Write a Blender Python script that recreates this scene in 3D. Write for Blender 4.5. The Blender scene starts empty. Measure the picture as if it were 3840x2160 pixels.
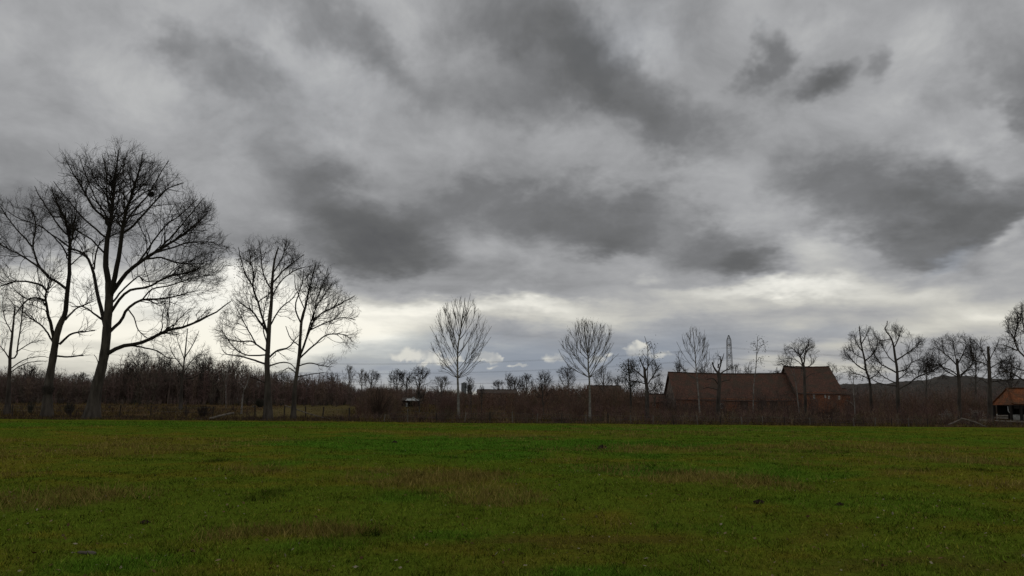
import bpy, math, time
import numpy as np

T0 = time.time()
SC = bpy.context.scene
COL = SC.collection

# ------------------------------------------------------------------ camera
EYE = np.array([0.0, 0.0, 1.65])
FPX = 3014.0                     # focal length in photograph pixels (3840 wide)
PITCH = math.atan(447.0 / FPX)
ROLL = math.radians(0.5)
FWD = np.array([0.0, math.cos(PITCH), math.sin(PITCH)])
_r = np.array([1.0, 0.0, 0.0]); _u = np.array([0.0, -math.sin(PITCH), math.cos(PITCH)])
RIGHT = _r * math.cos(ROLL) + _u * math.sin(ROLL)
UP = -_r * math.sin(ROLL) + _u * math.cos(ROLL)
from mathutils import Matrix
cam_data = bpy.data.cameras.new('camera')
cam = bpy.data.objects.new('camera', cam_data)
COL.objects.link(cam)
M = Matrix(((RIGHT[0], UP[0], -FWD[0], EYE[0]), (RIGHT[1], UP[1], -FWD[1], EYE[1]),
            (RIGHT[2], UP[2], -FWD[2], EYE[2]), (0, 0, 0, 1)))
cam.matrix_world = M
cam_data.sensor_width = 36.0
cam_data.lens = 36.0 * FPX / 3840.0
cam_data.clip_start = 0.1
cam_data.clip_end = 20000.0
SC.camera = cam

def ray(x, y):
    return FWD * FPX + RIGHT * (x - 1920.0) + UP * (1080.0 - y)

def pt(x, y, depth):
    """World point seen at photograph pixel (x, y) and standing at distance `depth` along Y."""
    d = ray(x, y)
    return EYE + d * (depth / d[1])

def horizon(x):
    return 1527.0 + (x - 1920.0) * math.tan(ROLL)

def wx(x, depth):
    return pt(x, horizon(x), depth)[0]

def azel(x, y):
    d = ray(x, y); d = d / np.linalg.norm(d)
    return math.atan2(d[0], d[1]), math.asin(d[2])

# ------------------------------------------------------------------ sky
SUN_AZ, SUN_EL = azel(720, 1130)
world = bpy.data.worlds.new('World'); SC.world = world
world.use_nodes = True
nt = world.node_tree; nt.nodes.clear()

class NB:
    """small helper to chain nodes"""
    def __init__(self, tree): self.t = tree
    def n(self, typ, **kw):
        nd = self.t.nodes.new(typ)
        for k, v in kw.items(): setattr(nd, k, v)
        return nd
    def put(self, sock, v):
        if isinstance(v, bpy.types.NodeSocket): self.t.links.new(v, sock)
        else: sock.default_value = v
    def m(self, op, a, b=None, c=None, clamp=False):
        nd = self.n('ShaderNodeMath', operation=op, use_clamp=clamp)
        self.put(nd.inputs[0], a)
        if b is not None: self.put(nd.inputs[1], b)
        if c is not None: self.put(nd.inputs[2], c)
        return nd.outputs[0]
    def v(self, op, a, b=None):
        nd = self.n('ShaderNodeVectorMath', operation=op)
        self.put(nd.inputs[0], a)
        if b is not None:
            self.put(nd.inputs['Scale'] if op == 'SCALE' else nd.inputs[1], b)
        return nd.outputs['Value'] if op in ('LENGTH', 'DOT_PRODUCT') else nd.outputs[0]
    def xyz(self, x, y, z):
        nd = self.n('ShaderNodeCombineXYZ')
        for s, v in zip(nd.inputs, (x, y, z)): self.put(s, v)
        return nd.outputs[0]
    def noise(self, vec, scale, detail=2.0, rough=0.5, dist=0.0, color=False, lac=2.0, dims='3D'):
        nd = self.n('ShaderNodeTexNoise', noise_dimensions=dims)
        self.put(nd.inputs['Vector'], vec)
        nd.inputs['Scale'].default_value = scale; nd.inputs['Detail'].default_value = detail
        nd.inputs['Roughness'].default_value = rough; nd.inputs['Distortion'].default_value = dist
        nd.inputs['Lacunarity'].default_value = lac
        return nd.outputs['Color'] if color else nd.outputs['Fac']
    def step(self, v, a, b, lo=0.0, hi=1.0, smooth=True):
        nd = self.n('ShaderNodeMapRange', interpolation_type='SMOOTHSTEP' if smooth else 'LINEAR')
        self.put(nd.inputs[0], v)
        for i, q in enumerate((a, b, lo, hi)): nd.inputs[i + 1].default_value = q
        return nd.outputs[0]
    def mix(self, f, a, b, blend='MIX'):
        nd = self.n('ShaderNodeMix', data_type='RGBA', blend_type=blend)
        self.put(nd.inputs[0], f)
        for s, v in ((nd.inputs[6], a), (nd.inputs[7], b)):
            if isinstance(v, bpy.types.NodeSocket): self.put(s, v)
            else: s.default_value = (*v, 1.0)
        return nd.outputs[2]
    def ramp(self, f, stops, interp='LINEAR'):
        nd = self.n('ShaderNodeValToRGB'); cr = nd.color_ramp; cr.interpolation = interp
        while len(cr.elements) < len(stops): cr.elements.new(0.5)
        for e, (p, c) in zip(cr.elements, stops): e.position = p; e.color = (*c, 1.0)
        self.put(nd.inputs[0], f)
        return nd.outputs[0]

def lin(r, g, b):
    f = lambda c: c / 12.92 if c <= 0.04045 else ((c + 0.055) / 1.055) ** 2.4
    return tuple(f(c / 255.0) for c in (r, g, b))

N = NB(nt)
tc = N.n('ShaderNodeTexCoord')
dirv = N.v('NORMALIZE', tc.outputs['Generated'])
sep = N.n('ShaderNodeSeparateXYZ'); N.put(sep.inputs[0], dirv)
sx, sy, sz = sep.outputs
el = N.m('ARCSINE', sz)
az = N.m('ARCTAN2', sx, sy)
zc = N.m('MAXIMUM', sz, 0.0)
hyp = N.m('SQRT', N.m('ADD', N.m('MULTIPLY', sx, sx), N.m('MULTIPLY', sy, sy)))
ih_ = N.m('DIVIDE', 1.0, N.m('ADD', hyp, 0.02))
plane = N.xyz(N.m('MULTIPLY', sx, ih_), N.m('MULTIPLY', sy, ih_), N.m('MULTIPLY', N.m('LOGARITHM', N.m('ADD', zc, 0.10), 2.71828), 0.65))   # cloud forms flatten towards the horizon

# ragged edges: the masses below are looked up through a warped direction
w1 = N.v('SUBTRACT', N.noise(plane, 4.6, 1.0, 0.5, color=True), (0.5, 0.5, 0.5))
w2 = N.v('SUBTRACT', N.noise(plane, 11.0, 4.0, 0.64, color=True), (0.5, 0.5, 0.5))
calm = N.step(el, 0.03, 0.28, 0.25, 1.0)
warp = N.v('ADD', N.v('MULTIPLY', w1, (0.13, 0.09, 0.0)), N.v('MULTIPLY', w2, (0.12, 0.10, 0.0)))
ang = N.v('ADD', N.xyz(az, el, 0.0), N.v('SCALE', warp, calm))

TURNED = {}
def masses(vec, blobs, hard=False):
    """sum of soft cloud masses; each (px, py, rx, ry, rot, amount) with centre and radii in photograph pixels"""
    total = None
    for (px, py, rx, ry, rot, amt) in blobs:
        a0, e0 = azel(px, py)
        a1 = abs(azel(px + rx, py)[0] - azel(px - rx, py)[0]) / 2
        e1 = abs(azel(px, py + ry)[1] - azel(px, py - ry)[1]) / 2
        q = int(round(rot / 10.0)) * 10
        asp = 1.6 ** round(math.log(a1 / e1) / math.log(1.6)); e1 = math.sqrt(a1 * e1 / asp)
        key = (vec.node.name, q, asp)
        if key not in TURNED:
            v = vec
            if q != 0:
                mp = N.n('ShaderNodeMapping', vector_type='POINT'); N.put(mp.inputs[0], v)
                mp.inputs['Rotation'].default_value = (0, 0, math.radians(-q)); mp.inputs['Scale'].default_value = (1, 1, 1); v = mp.outputs[0]
            if abs(asp - 1) > .01: v = N.v('MULTIPLY', v, (1 / asp, 1.0, 0.0))
            TURNED[key] = v
        c, sn = math.cos(math.radians(-q)), math.sin(math.radians(-q))
        cx, cy = a0 * c - e0 * sn, a0 * sn + e0 * c
        va = N.n('ShaderNodeVectorMath', operation='DISTANCE'); N.put(va.inputs[0], TURNED[key])
        va.inputs[1].default_value = (cx / asp, cy, 0)
        s = N.step(va.outputs['Value'], e1, 0.0, 0.0, amt, smooth=not hard)
        total = s if total is None else (N.m('MAXIMUM', total, s) if hard else N.m('ADD', total, s))
    return total

DARK = [  # heavy cloud bases: centre x, y, radius x, y, tilt, depth
    (2000, 230, 1150, 470, -10, -.10), (1650, 760, 1400, 360, 0, -.085), (3300, 820, 900, 330, -10, -.05),
    (660, 110, 130, 150, 20, -.14), (860, 260, 260, 200, -30, -.17), (760, 340, 180, 150, 0, -.06), (1200, 90, 420, 190, -20, -.14), (1420, 230, 320, 150, -30, -.09),
    (1980, 40, 420, 260, -20, -.20), (2170, 200, 380, 230, -30, -.17), (2440, 400, 480, 240, -30, -.22), (2520, 570, 300, 150, -20, -.13),
    (1900, 360, 620, 170, -10, -.09), (1650, 420, 420, 160, 0, -.05), (2150, 300, 250, 120, 0, -.06),
    (2880, 200, 80, 170, 0, -.20), (2860, 310, 90, 90, 0, -.12), (3060, 290, 150, 110, 10, -.24), (3270, 210, 100, 90, 20, -.15), (2960, 340, 330, 110, 10, -.08),
    (3800, 380, 190, 430, 0, -.15), (3740, 500, 140, 110, 0, -.10), (3600, 340, 160, 120, -20, -.05),
    (1240, 700, 460, 300, -30, -.16), (1380, 860, 430, 260, -20, -.22), (1450, 960, 330, 110, 0, -.18), (1560, 900, 220, 180, -20, -.09), (1120, 950, 320, 140, 0, -.10),
    (2060, 800, 620, 170, 0, -.17), (2330, 820, 360, 120, 10, -.13), (2250, 890, 260, 70, 10, -.10), (1850, 1050, 700, 110, 0, -.09),
    (2740, 940, 360, 170, -10, -.21), (2830, 990, 210, 80, 0, -.20), (2600, 870, 300, 120, 0, -.06),
    (3330, 740, 560, 240, -20, -.18), (3530, 830, 380, 190, -20, -.21), (3580, 930, 200, 80, 20, -.12), (3800, 800, 260, 160, 20, -.14), (3440, 950, 140, 80, -20, -.14), (3080, 700, 300, 140, -20, -.06),
    (60, 880, 420, 200, 0, -.17), (720, 930, 360, 170, 0, -.11), (300, 330, 320, 120, -30, -.04), (420, 900, 460, 140, 0, -.08), (180, 640, 400, 160, 0, -.04),
    (2880, 1125, 150, 40, 0, -.10), (3620, 1040, 300, 120, -10, -.08), (3420, 1050, 120, 60, 0, -.08), (900, 620, 350, 250, 0, -.03),
]
LIGHT = [  # thinner places and the bright strip under the cloud deck
    (480, 420, 520, 330, 0, 0.024), (250, 120, 360, 200, 0, 0.030), (980, 110, 170, 130, 0, 0.042), (1480, 60, 220, 150, -30, 0.060),
    (2480, 130, 210, 120, -35, 0.078), (3020, 90, 260, 90, 15, 0.054), (3480, 150, 330, 200, 0, 0.060), (3380, 420, 330, 200, 0, 0.054),
    (2850, 600, 520, 280, 0, 0.018), (2050, 570, 330, 110, -10, 0.048), (3650, 550, 170, 90, 20, 0.054), (1780, 620, 260, 140, 0, 0.030),
    (320, 1095, 620, 120, 2, .34), (1020, 1160, 560, 270, 0, .38), (720, 1080, 520, 150, 0, .24), (700, 1240, 900, 150, 0, .14),
    (1450, 1180, 520, 110, 0, .24), (1400, 1290, 440, 130, 0, .24), (2000, 1185, 760, 80, 0, .14), (1480, 1050, 260, 50, 3, .06), (1900, 1160, 520, 60, 4, .15),
    (2140, 1215, 420, 60, 0, .10), (2900, 1100, 620, 90, 8, .18), (3080, 930, 280, 130, 0, .14), (3300, 1080, 700, 120, 5, .20),
    (3560, 960, 230, 70, 20, .14), (3770, 870, 110, 70, 25, .20), (3700, 1180, 620, 140, 0, .22), (3400, 1240, 300, 60, 0, .10),
    (2900, 1200, 460, 60, 0, .07), (3000, 1370, 560, 40, 0, .16), (3100, 1300, 260, 45, 0, .08), (2640, 1110, 280, 40, 0, .10),
    (2450, 1040, 90, 40, 0, .09), (1900, 1478, 320, 34, 0, .24), (60, 1300, 620, 220, 0, .22), (700, 1330, 700, 170, 0, .20), (330, 1180, 600, 130, 0, .16), (1000, 1330, 330, 160, 0, .12),
]
S = N.m('ADD', masses(ang, DARK), masses(ang, LIGHT))
fb1 = N.noise(plane, 3.6, 3.0, 0.5, 0.2)
fb2 = N.noise(plane, 9.0, 5.0, 0.60, 0.3)
tex = N.m('ADD', N.m('MULTIPLY', N.m('SUBTRACT', fb1, 0.5), 0.20), N.m('MULTIPLY', N.m('SUBTRACT', fb2, 0.5), 0.33))
# thin level streaks where the far sheets are seen edge-on
stv = N.xyz(N.m('MULTIPLY', az, 3.0), N.m('MULTIPLY', el, 42.0), 0.0)
streak = N.m('MULTIPLY', N.m('SUBTRACT', N.noise(stv, 1.0, 3.0, 0.55, 0.3, dims='2D'), 0.5), N.step(el, 0.02, 0.24, 0.22, 0.0))
LUM = N.m('ADD', N.m("ADD", S, 0.648), N.m('ADD', tex, streak), clamp=True)
cloud = N.ramp(LUM, [(0.16, lin(88, 89, 91)), (0.32, lin(102, 103, 104)), (0.46, lin(121, 122, 124)), (0.56, lin(143, 144, 146)),
                     (0.66, lin(166, 167, 169)), (0.76, lin(189, 190, 190)), (0.86, lin(213, 214, 213)), (0.97, lin(247, 247, 244))])
# light scattered low down is warmer
warmth = N.m('MULTIPLY', N.step(el, 0.03, 0.26, 1.0, 0.0), N.step(LUM, 0.60, 0.82))
cloud = N.mix(warmth, cloud, N.mix(1.0, cloud, (1.03, 0.99, 0.88), 'MULTIPLY'))
# far blue-grey rain curtain low over the horizon
BLUE = [(1900, 1360, 1100, 130, 0, .95), (2500, 1290, 700, 120, 0, .6), (3150, 1240, 420, 60, 0, .35), (1350, 1400, 500, 120, 0, .5),
        (560, 1140, 500, 120, 0, .25), (3560, 960, 180, 60, 20, .6), (1600, 1290, 300, 60, 0, .3), (2300, 120, 420, 250, 0, .22), (1100, 300, 700, 400, 0, .08)]
blue = N.m('MINIMUM', masses(ang, BLUE), 1.0)
cloud = N.mix(blue, cloud, N.mix(1.0, cloud, (0.89, 0.96, 1.06), 'MULTIPLY'))
lowdark = masses(ang, [(1950, 1350, 900, 105, 0, .7), (2500, 1330, 500, 90, 0, .35)])
cloud = N.mix(lowdark, cloud, (0.25, 0.285, 0.34))
# small far cumulus, lit from the side
w3 = N.v('SUBTRACT', N.noise(N.xyz(az, el, 0.0), 52.0, 3.0, 0.62, color=True, dims='2D'), (0.5, 0.5, 0.5))
angc = N.v('ADD', N.xyz(az, el, 0.0), N.v('MULTIPLY', w3, (0.022, 0.014, 0.0)))
CUM = [(1545, 1330, 62, 34, 0, 1), (1610, 1330, 60, 28, 0, .9), (1640, 1350, 80, 28, 0, .9), (1500, 1340, 55, 20, 0, .8), (1700, 1352, 60, 16, 0, .9),
       (1590, 1365, 38, 12, 0, 1.1), (1530, 1352, 40, 13, 0, .7),
       (1832, 1342, 48, 30, 0, 1.2), (1862, 1348, 42, 22, 0, 1.1), (1800, 1350, 28, 16, 0, .9),
       (1945, 1368, 38, 11, 0, .8), (1840, 1378, 32, 9, 0, .6), (2075, 1346, 55, 24, 0, .7), (2240, 1350, 60, 20, 0, .5),
       (2392, 1302, 44, 24, 0, 1.2), (2360, 1305, 40, 10, 0, .8), (2400, 1322, 60, 24, 0, 1.0), (2465, 1330, 60, 18, 0, .8), (2290, 1335, 30, 16, 0, .5)]
cm = N.step(masses(angc, CUM, hard=True), 0.06, 0.52)
cshade = N.noise(N.xyz(az, el, 0.0), 40.0, 2.0, 0.6, dims='2D')
ccol = N.mix(N.step(cshade, 0.35, 0.65), lin(176, 178, 178), lin(222, 220, 210))
cloud = N.mix(N.m('MULTIPLY', cm, 0.84), cloud, ccol)
# clear air shows through only in a few thin gaps
sky_tex = N.n('ShaderNodeTexSky', sky_type='NISHITA', sun_disc=False, sun_elevation=max(SUN_EL, 0.05), sun_rotation=SUN_AZ,
              air_density=1.0, dust_density=1.5)
clear = N.mix(1.0, sky_tex.outputs[0], (0.09, 0.09, 0.09), 'MULTIPLY')
sd = (math.sin(SUN_AZ) * math.cos(SUN_EL), math.cos(SUN_AZ) * math.cos(SUN_EL), math.sin(SUN_EL))
away = N.step(N.v('DOT_PRODUCT', dirv, sd), 0.75, 0.93, 1.0, 0.0)
gap = N.m('MULTIPLY', N.m('MULTIPLY', N.step(fb2, 0.60, 0.80), 0.12), away)
final = N.mix(gap, cloud, clear)
bg = N.n('ShaderNodeBackground'); N.put(bg.inputs[0], final); bg.inputs[1].default_value = 1.0
out = N.n('ShaderNodeOutputWorld'); nt.links.new(bg.outputs[0], out.inputs[0])
world.cycles.sampling_method = 'MANUAL'; world.cycles.sample_map_resolution = 1024

# ------------------------------------------------------------------ veiled sun and exposure
sun = bpy.data.lights.new('sun', 'SUN'); sun.energy = 0.6; sun.angle = math.radians(25); sun.color = (1.0, 0.94, 0.84)
suno = bpy.data.objects.new('sun', sun); COL.objects.link(suno)
suno.rotation_euler = (math.pi / 2 - max(SUN_EL, 0.05), 0, math.pi - SUN_AZ)
SC.view_settings.view_transform = 'Standard'; SC.view_settings.look = 'None'
SC.view_settings.exposure = 0.0; SC.view_settings.gamma = 1.0; SC.view_settings.use_curve_mapping = False

SC.cycles.max_bounces = 5; SC.cycles.diffuse_bounces = 2; SC.cycles.glossy_bounces = 1; SC.cycles.transparent_max_bounces = 4

# ------------------------------------------------------------------ helpers
def mesh_np(name, V, quads=None, tris=None, mat=None, parent=None, smooth=True, color=None):
    V = np.ascontiguousarray(V, np.float32)
    quads = np.zeros((0, 4), np.int32) if quads is None or len(quads) == 0 else np.asarray(quads, np.int32)
    tris = np.zeros((0, 3), np.int32) if tris is None or len(tris) == 0 else np.asarray(tris, np.int32)
    me = bpy.data.meshes.new(name)
    me.vertices.add(len(V)); me.vertices.foreach_set('co', V.ravel())
    loops = np.concatenate([quads.ravel(), tris.ravel()])
    me.loops.add(len(loops)); me.loops.foreach_set('vertex_index', loops)
    nq, ntr = len(quads), len(tris)
    me.polygons.add(nq + ntr)
    me.polygons.foreach_set('loop_start', np.concatenate([np.arange(nq) * 4, nq * 4 + np.arange(ntr) * 3]).astype(np.int32))
    me.polygons.foreach_set('use_smooth', np.full(nq + ntr, smooth))
    if color is not None:
        at = me.color_attributes.new('tint', 'FLOAT_COLOR', 'POINT')
        c4 = np.ones((len(V), 4), np.float32); c4[:, :3] = color
        at.data.foreach_set('color', c4.ravel())
    me.update(calc_edges=True)
    if mat is not None: me.materials.append(mat)
    ob = bpy.data.objects.new(name, me); COL.objects.link(ob)
    if parent is not None: ob.parent = parent
    return ob

def thing(name, label, cat, loc=(0, 0, 0), group=None, rotz=0.0):
    o = bpy.data.objects.new(name, None); COL.objects.link(o)
    o.location = loc; o.rotation_euler = (0, 0, rotz); o.empty_display_size = 0.3
    o['label'] = label; o['category'] = cat
    if group: o['group'] = group
    return o

def tag(o, label, cat, group=None):
    o['label'] = label; o['category'] = cat
    if group: o['group'] = group
    return o

def stuff(o, label, cat):
    o['kind'] = 'stuff'; o['label'] = label; o['category'] = cat
    return o

def struct(o):
    o['kind'] = 'structure'; return o

class Parts:
    """collects vertices/faces of one mesh"""
    def __init__(self): self.V = []; self.Q = []; self.T = []; self.n = 0
    def add(self, V, Q=None, T=None):
        V = np.asarray(V, float).reshape(-1, 3)
        if Q is not None and len(Q): self.Q.append(np.asarray(Q) + self.n)
        if T is not None and len(T): self.T.append(np.asarray(T) + self.n)
        self.V.append(V); self.n += len(V)
    def box(self, a, b):
        x0, y0, z0 = a; x1, y1, z1 = b
        V = [(x0, y0, z0), (x1, y0, z0), (x1, y1, z0), (x0, y1, z0), (x0, y0, z1), (x1, y0, z1), (x1, y1, z1), (x0, y1, z1)]
        self.add(V, [(0, 3, 2, 1), (4, 5, 6, 7), (0, 1, 5, 4), (1, 2, 6, 5), (2, 3, 7, 6), (3, 0, 4, 7)])
    def beam(self, p, q, w, h=None):
        """a squared timber from p to q"""
        p, q = np.asarray(p, float), np.asarray(q, float); h = h or w
        t = (q - p) / np.linalg.norm(q - p)
        ref = np.array([0, 0, 1.0]) if abs(t[2]) < 0.9 else np.array([1.0, 0, 0])
        s = np.cross(t, ref); s /= np.linalg.norm(s); u = np.cross(s, t)
        V = [c + s * w / 2 * i + u * h / 2 * j for c in (p, q) for i, j in ((-1, -1), (1, -1), (1, 1), (-1, 1))]
        self.add(V, [(3, 2, 1, 0), (4, 5, 6, 7), (0, 1, 5, 4), (1, 2, 6, 5), (2, 3, 7, 6), (3, 0, 4, 7)])
    def build(self, name, mat, parent=None, smooth=False, color=None, origin=None):
        V = np.concatenate(self.V)
        if origin is not None: V = V - np.asarray(origin)
        return mesh_np(name, V, np.concatenate(self.Q) if self.Q else None, np.concatenate(self.T) if self.T else None, mat, parent, smooth, color)

def norm(v): return v / np.maximum(np.linalg.norm(v, axis=-1, keepdims=True), 1e-9)

_tab = np.random.default_rng(7).random((256, 256))
def vnoise(x, y):
    xi, yi = np.floor(x).astype(int), np.floor(y).astype(int); fx, fy = x - xi, y - yi
    fx = fx * fx * (3 - 2 * fx); fy = fy * fy * (3 - 2 * fy)
    g = lambda i, j: _tab[(xi + i) & 255, (yi + j) & 255]
    return (g(0, 0) * (1 - fx) + g(1, 0) * fx) * (1 - fy) + (g(0, 1) * (1 - fx) + g(1, 1) * fx) * fy
def fbm(x, y, f, oct=4, rough=0.5, seed=0.0):
    s = 0; a = 1.0; t = 0.0
    x = np.asarray(x, float) + seed * 17.3; y = np.asarray(y, float) - seed * 9.1
    for k in range(oct):
        s = s + a * vnoise(x * f + 31.7 * k, y * f + 11.3 * k); t += a; a *= rough; f *= 2.03
    return s / t
def sstep(a, b, x):
    t = np.clip((np.asarray(x, float) - a) / (b - a), 0, 1); return t * t * (3 - 2 * t)

# ------------------------------------------------------------------ materials
MATS = {}
def material(name, base, rough=0.9, build=None, spec=0.25):
    m = bpy.data.materials.new(name); m.use_nodes = True
    b = m.node_tree.nodes['Principled BSDF']
    b.inputs['Base Color'].default_value = (*base, 1); b.inputs['Roughness'].default_value = rough
    b.inputs['Specular IOR Level'].default_value = spec
    if build: build(NB(m.node_tree), b)
    MATS[name] = m
    return m

def mottled(c0, c1, scale, bump=0.0, stretch=(1, 1, 1), detail=5.0, bdist=0.02):
    def f(B, b):
        tcn = B.n('ShaderNodeTexCoord')
        v = B.v('MULTIPLY', tcn.outputs['Object'], stretch)
        nz = B.noise(v, scale, detail, 0.6)
        B.put(b.inputs['Base Color'], B.mix(B.step(nz, 0.3, 0.7), c0, c1))
        if bump:
            bp = B.n('ShaderNodeBump'); bp.inputs['Strength'].default_value = bump; bp.inputs['Distance'].default_value = bdist
            B.put(bp.inputs['Height'], nz); B.put(b.inputs['Normal'], bp.outputs[0])
    return f

def tinted(fine=0.0, scale=30.0, bump=0.0):
    def f(B, b):
        at = B.n('ShaderNodeAttribute', attribute_name='tint')
        c = at.outputs['Color']
        if fine:
            tcn = B.n('ShaderNodeTexCoord')
            nz = B.noise(tcn.outputs['Object'], scale, 6.0, 0.65)
            k = B.step(nz, 0.25, 0.75, 1 - fine, 1 + fine, smooth=False)
            c = B.v('SCALE', c, k)
            if bump:
                bp = B.n('ShaderNodeBump'); bp.inputs['Strength'].default_value = bump; bp.inputs['Distance'].default_value = 0.05
                B.put(bp.inputs['Height'], nz); B.put(b.inputs['Normal'], bp.outputs[0])
        B.put(b.inputs['Base Color'], c)
    return f

material('bark_oak', (.06, .05, .04), .95, mottled((.034, .028, .022), (.100, .084, .068), 2.2, .9, (1, 1, .25), bdist=.05))
material('bark_grey', (.07, .062, .05), .95, mottled((.045, .038, .032), (.11, .098, .08), 3.0, .8, (1, 1, .3), bdist=.04))
material('bark_pale', (.2, .19, .16), .9, mottled((.11, .10, .085), (.25, .24, .205), 2.5, .4, (1, 1, 1.6), bdist=.02))
material('bark_birch', (.22, .2, .17), .9, mottled((.09, .075, .06), (.30, .28, .25), 2.0, .4, (1, 1, 1.2), bdist=.02))
material('twig_dark', (.032, .026, .021), .95)
material('twig_ash', (.125, .112, .095), .95)
material('twig_grey', (.042, .034, .028), .95)
material('scrub_twig', (.06, .035, .03), .95, tinted())
material('wood_twig', (.05, .035, .03), .95, tinted())
material('dead_leaf', (.05, .028, .016), .9)
material('ivy_leaf', (.018, .024, .012), .6)
material('ground', (.08, .08, .03), .95, tinted(.45, 14.0, .6), spec=0.0)
material('grass', (.06, .1, .02), .95, tinted(), spec=0.0)
material('post_grey', (.16, .14, .115), .95, mottled((.09, .075, .06), (.21, .185, .155), 6.0, .5, (1, 1, .2)))
material('post_dark', (.04, .032, .026), .95, mottled((.025, .02, .016), (.06, .05, .04), 6.0, .5, (1, 1, .2)))
material('timber_pale', (.26, .235, .2), .9, mottled((.15, .13, .105), (.30, .27, .225), 3.0, .4, (.3, 1, 1)))
material('fallen_wood', (.17, .145, .12), .95, mottled((.09, .075, .06), (.21, .18, .15), 3.5, .5))
material('wire', (.12, .12, .12), .6)
material('steel', (.16, .165, .17), .6)

# ------------------------------------------------------------------ terrain
EDGE = 85.5                                   # far edge of the pasture
GREENX0, GREENX1 = wx(930, 110), wx(1345, 110)
def terrain(x, y):
    x = np.asarray(x, float); y = np.asarray(y, float)
    z = (fbm(x, y, 0.11, 3, .5, 1) - .5) * 0.34 + (fbm(x, y, 0.55, 3, .5, 2) - .5) * 0.11
    near = 1 - sstep(30, 85, y) * .6
    z = z * near * (1 - sstep(100, 220, y) * .4)
    z = z - (fbm(np.zeros(1), np.zeros(1), .11, 3, .5, 1)[0] - .5) * .2
    rise = 2.0 - 0.9 * sstep(10, 45, x)
    z = z + rise * sstep(EDGE + 3, 150, y) + 1.2 * sstep(160, 700, y)
    z = z - 0.22 * np.exp(-((y - EDGE - 1.2) / 0.9) ** 2) + .18 * np.exp(-((y - EDGE - 4) / 1.3) ** 2)
    return z
def gz(x, y): return float(terrain(np.array([x]), np.array([y]))[0])
def foot(px, depth):
    x = wx(px, depth); return np.array([x, depth, gz(x, depth)])

# patches of long dead grass, lush green and worn ground, at their places in the field: (photo x, y, rx, ry, amount)
def unproject(px, py):
    d = ray(px, py); t = -EYE[2] / d[2]; p = EYE + d * t
    return p
def patches(x, y, lst):
    """ellipses given by their photo outline, laid on the ground"""
    t = np.zeros_like(x)
    wxn = (fbm(x, y, .5, 3, .55, 5) - .5); wyn = (fbm(x, y, .5, 3, .55, 6) - .5)
    for (px, py, rx, ry, a) in lst:
        c = unproject(px, py); ex = abs(unproject(px + rx, py)[0] - c[0]); ey = abs(unproject(px, py - ry)[1] - unproject(px, py + ry)[1]) / 2
        dx = (x - c[0]) / ex + wxn * 1.3; dy = (y - c[1]) / ey + wyn * 1.3
        t = t + a * (1 - sstep(.45, 1.15, np.sqrt(dx * dx + dy * dy)))
    return t
DEAD = [(1150, 1975, 380, 34, 1), (860, 1990, 120, 40, .6), (1620, 1800, 330, 45, 1), (1850, 1870, 260, 34, .8), (1420, 1785, 180, 22, .7), (200, 1870, 330, 34, .9),
        (520, 1860, 160, 22, .5), (2700, 1805, 300, 34, .8), (2380, 1770, 260, 24, .6), (3560, 1730, 220, 22, .8), (2700, 1690, 700, 18, .55),
        (3300, 1680, 420, 22, .5), (950, 1770, 180, 20, .5), (350, 1690, 500, 22, .5), (700, 1670, 300, 16, .4), (2900, 1830, 150, 22, .6), (1900, 1640, 200, 12, .4), (3000, 1740, 300, 20, .3)]
LUSH = [(1950, 1665, 750, 40, 1), (1350, 1650, 500, 30, .9), (2900, 1640, 700, 20, .6), (2650, 1770, 600, 34, .8), (600, 1590, 900, 16, .8), (2300, 1605, 900, 14, .7), (1500, 1860, 180, 26, .6),
        (1700, 1990, 140, 20, .6), (2200, 2120, 300, 40, .7), (400, 2110, 350, 50, .7), (1100, 1740, 160, 16, .6), (1230, 2030, 260, 34, .5), (2550, 1960, 260, 30, .4), (3300, 1900, 400, 50, .35)]
DARKP = [(800, 1735, 50, 12, .8), (1260, 2010, 160, 24, .9), (1400, 1995, 60, 24, .9), (2500, 1778, 110, 10, 1), (1600, 1845, 60, 10, .8), (3700, 1775, 80, 9, .7), (980, 1860, 70, 22, .7), (3420, 1770, 100, 9, .6), (3020, 1700, 260, 6, .5)]
WORN = [(2200, 2010, 520, 60, .8), (2600, 2110, 700, 40, .7), (3400, 2080, 500, 60, .9), (3700, 2030, 300, 40, .6), (2850, 1990, 350, 40, .6), (640, 2130, 250, 24, .5), (280, 2055, 160, 20, .5)]

OLIVE = np.array((.178, .160, .018)); GREEN = np.array((.116, .164, .016)); LUSHC = np.array((.072, .180, .015))
STRAW = np.array((.19, .145, .042)); DKGREEN = np.array((.018, .034, .006)); SOIL = np.array((.080, .056, .020)); ROUGH = np.array((.110, .072, .036))
def fields(x, y):
    n1 = fbm(x, y, .09, 4, .55, 8); n2 = fbm(x, y, .33, 4, .55, 9); n3 = fbm(x, y, 1.3, 3, .55, 10)
    dead = np.clip(patches(x, y, DEAD) * .92 * sstep(.24, .56, n3) + sstep(.54, .72, n2 * .6 + n1 * .4) * .5, 0, 1)
    lush = np.clip(patches(x, y, LUSH) + sstep(.55, .75, n3 * .5 + n1 * .5) * .35, 0, 1)
    dark = np.clip(patches(x, y, DARKP) * .95 * sstep(.25, .6, fbm(x, y, 2.6, 3, .55, 15)), 0, 1)
    worn = np.clip(patches(x, y, WORN) * sstep(.42, .62, n3), 0, 1)
    olive = sstep(.40, .60, n1 * .35 + n2 * .35 + n3 * .3)
    return dead, lush, dark, worn, olive
def lerp(a, b, t): return a + (b - a) * t[:, None]
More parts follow.
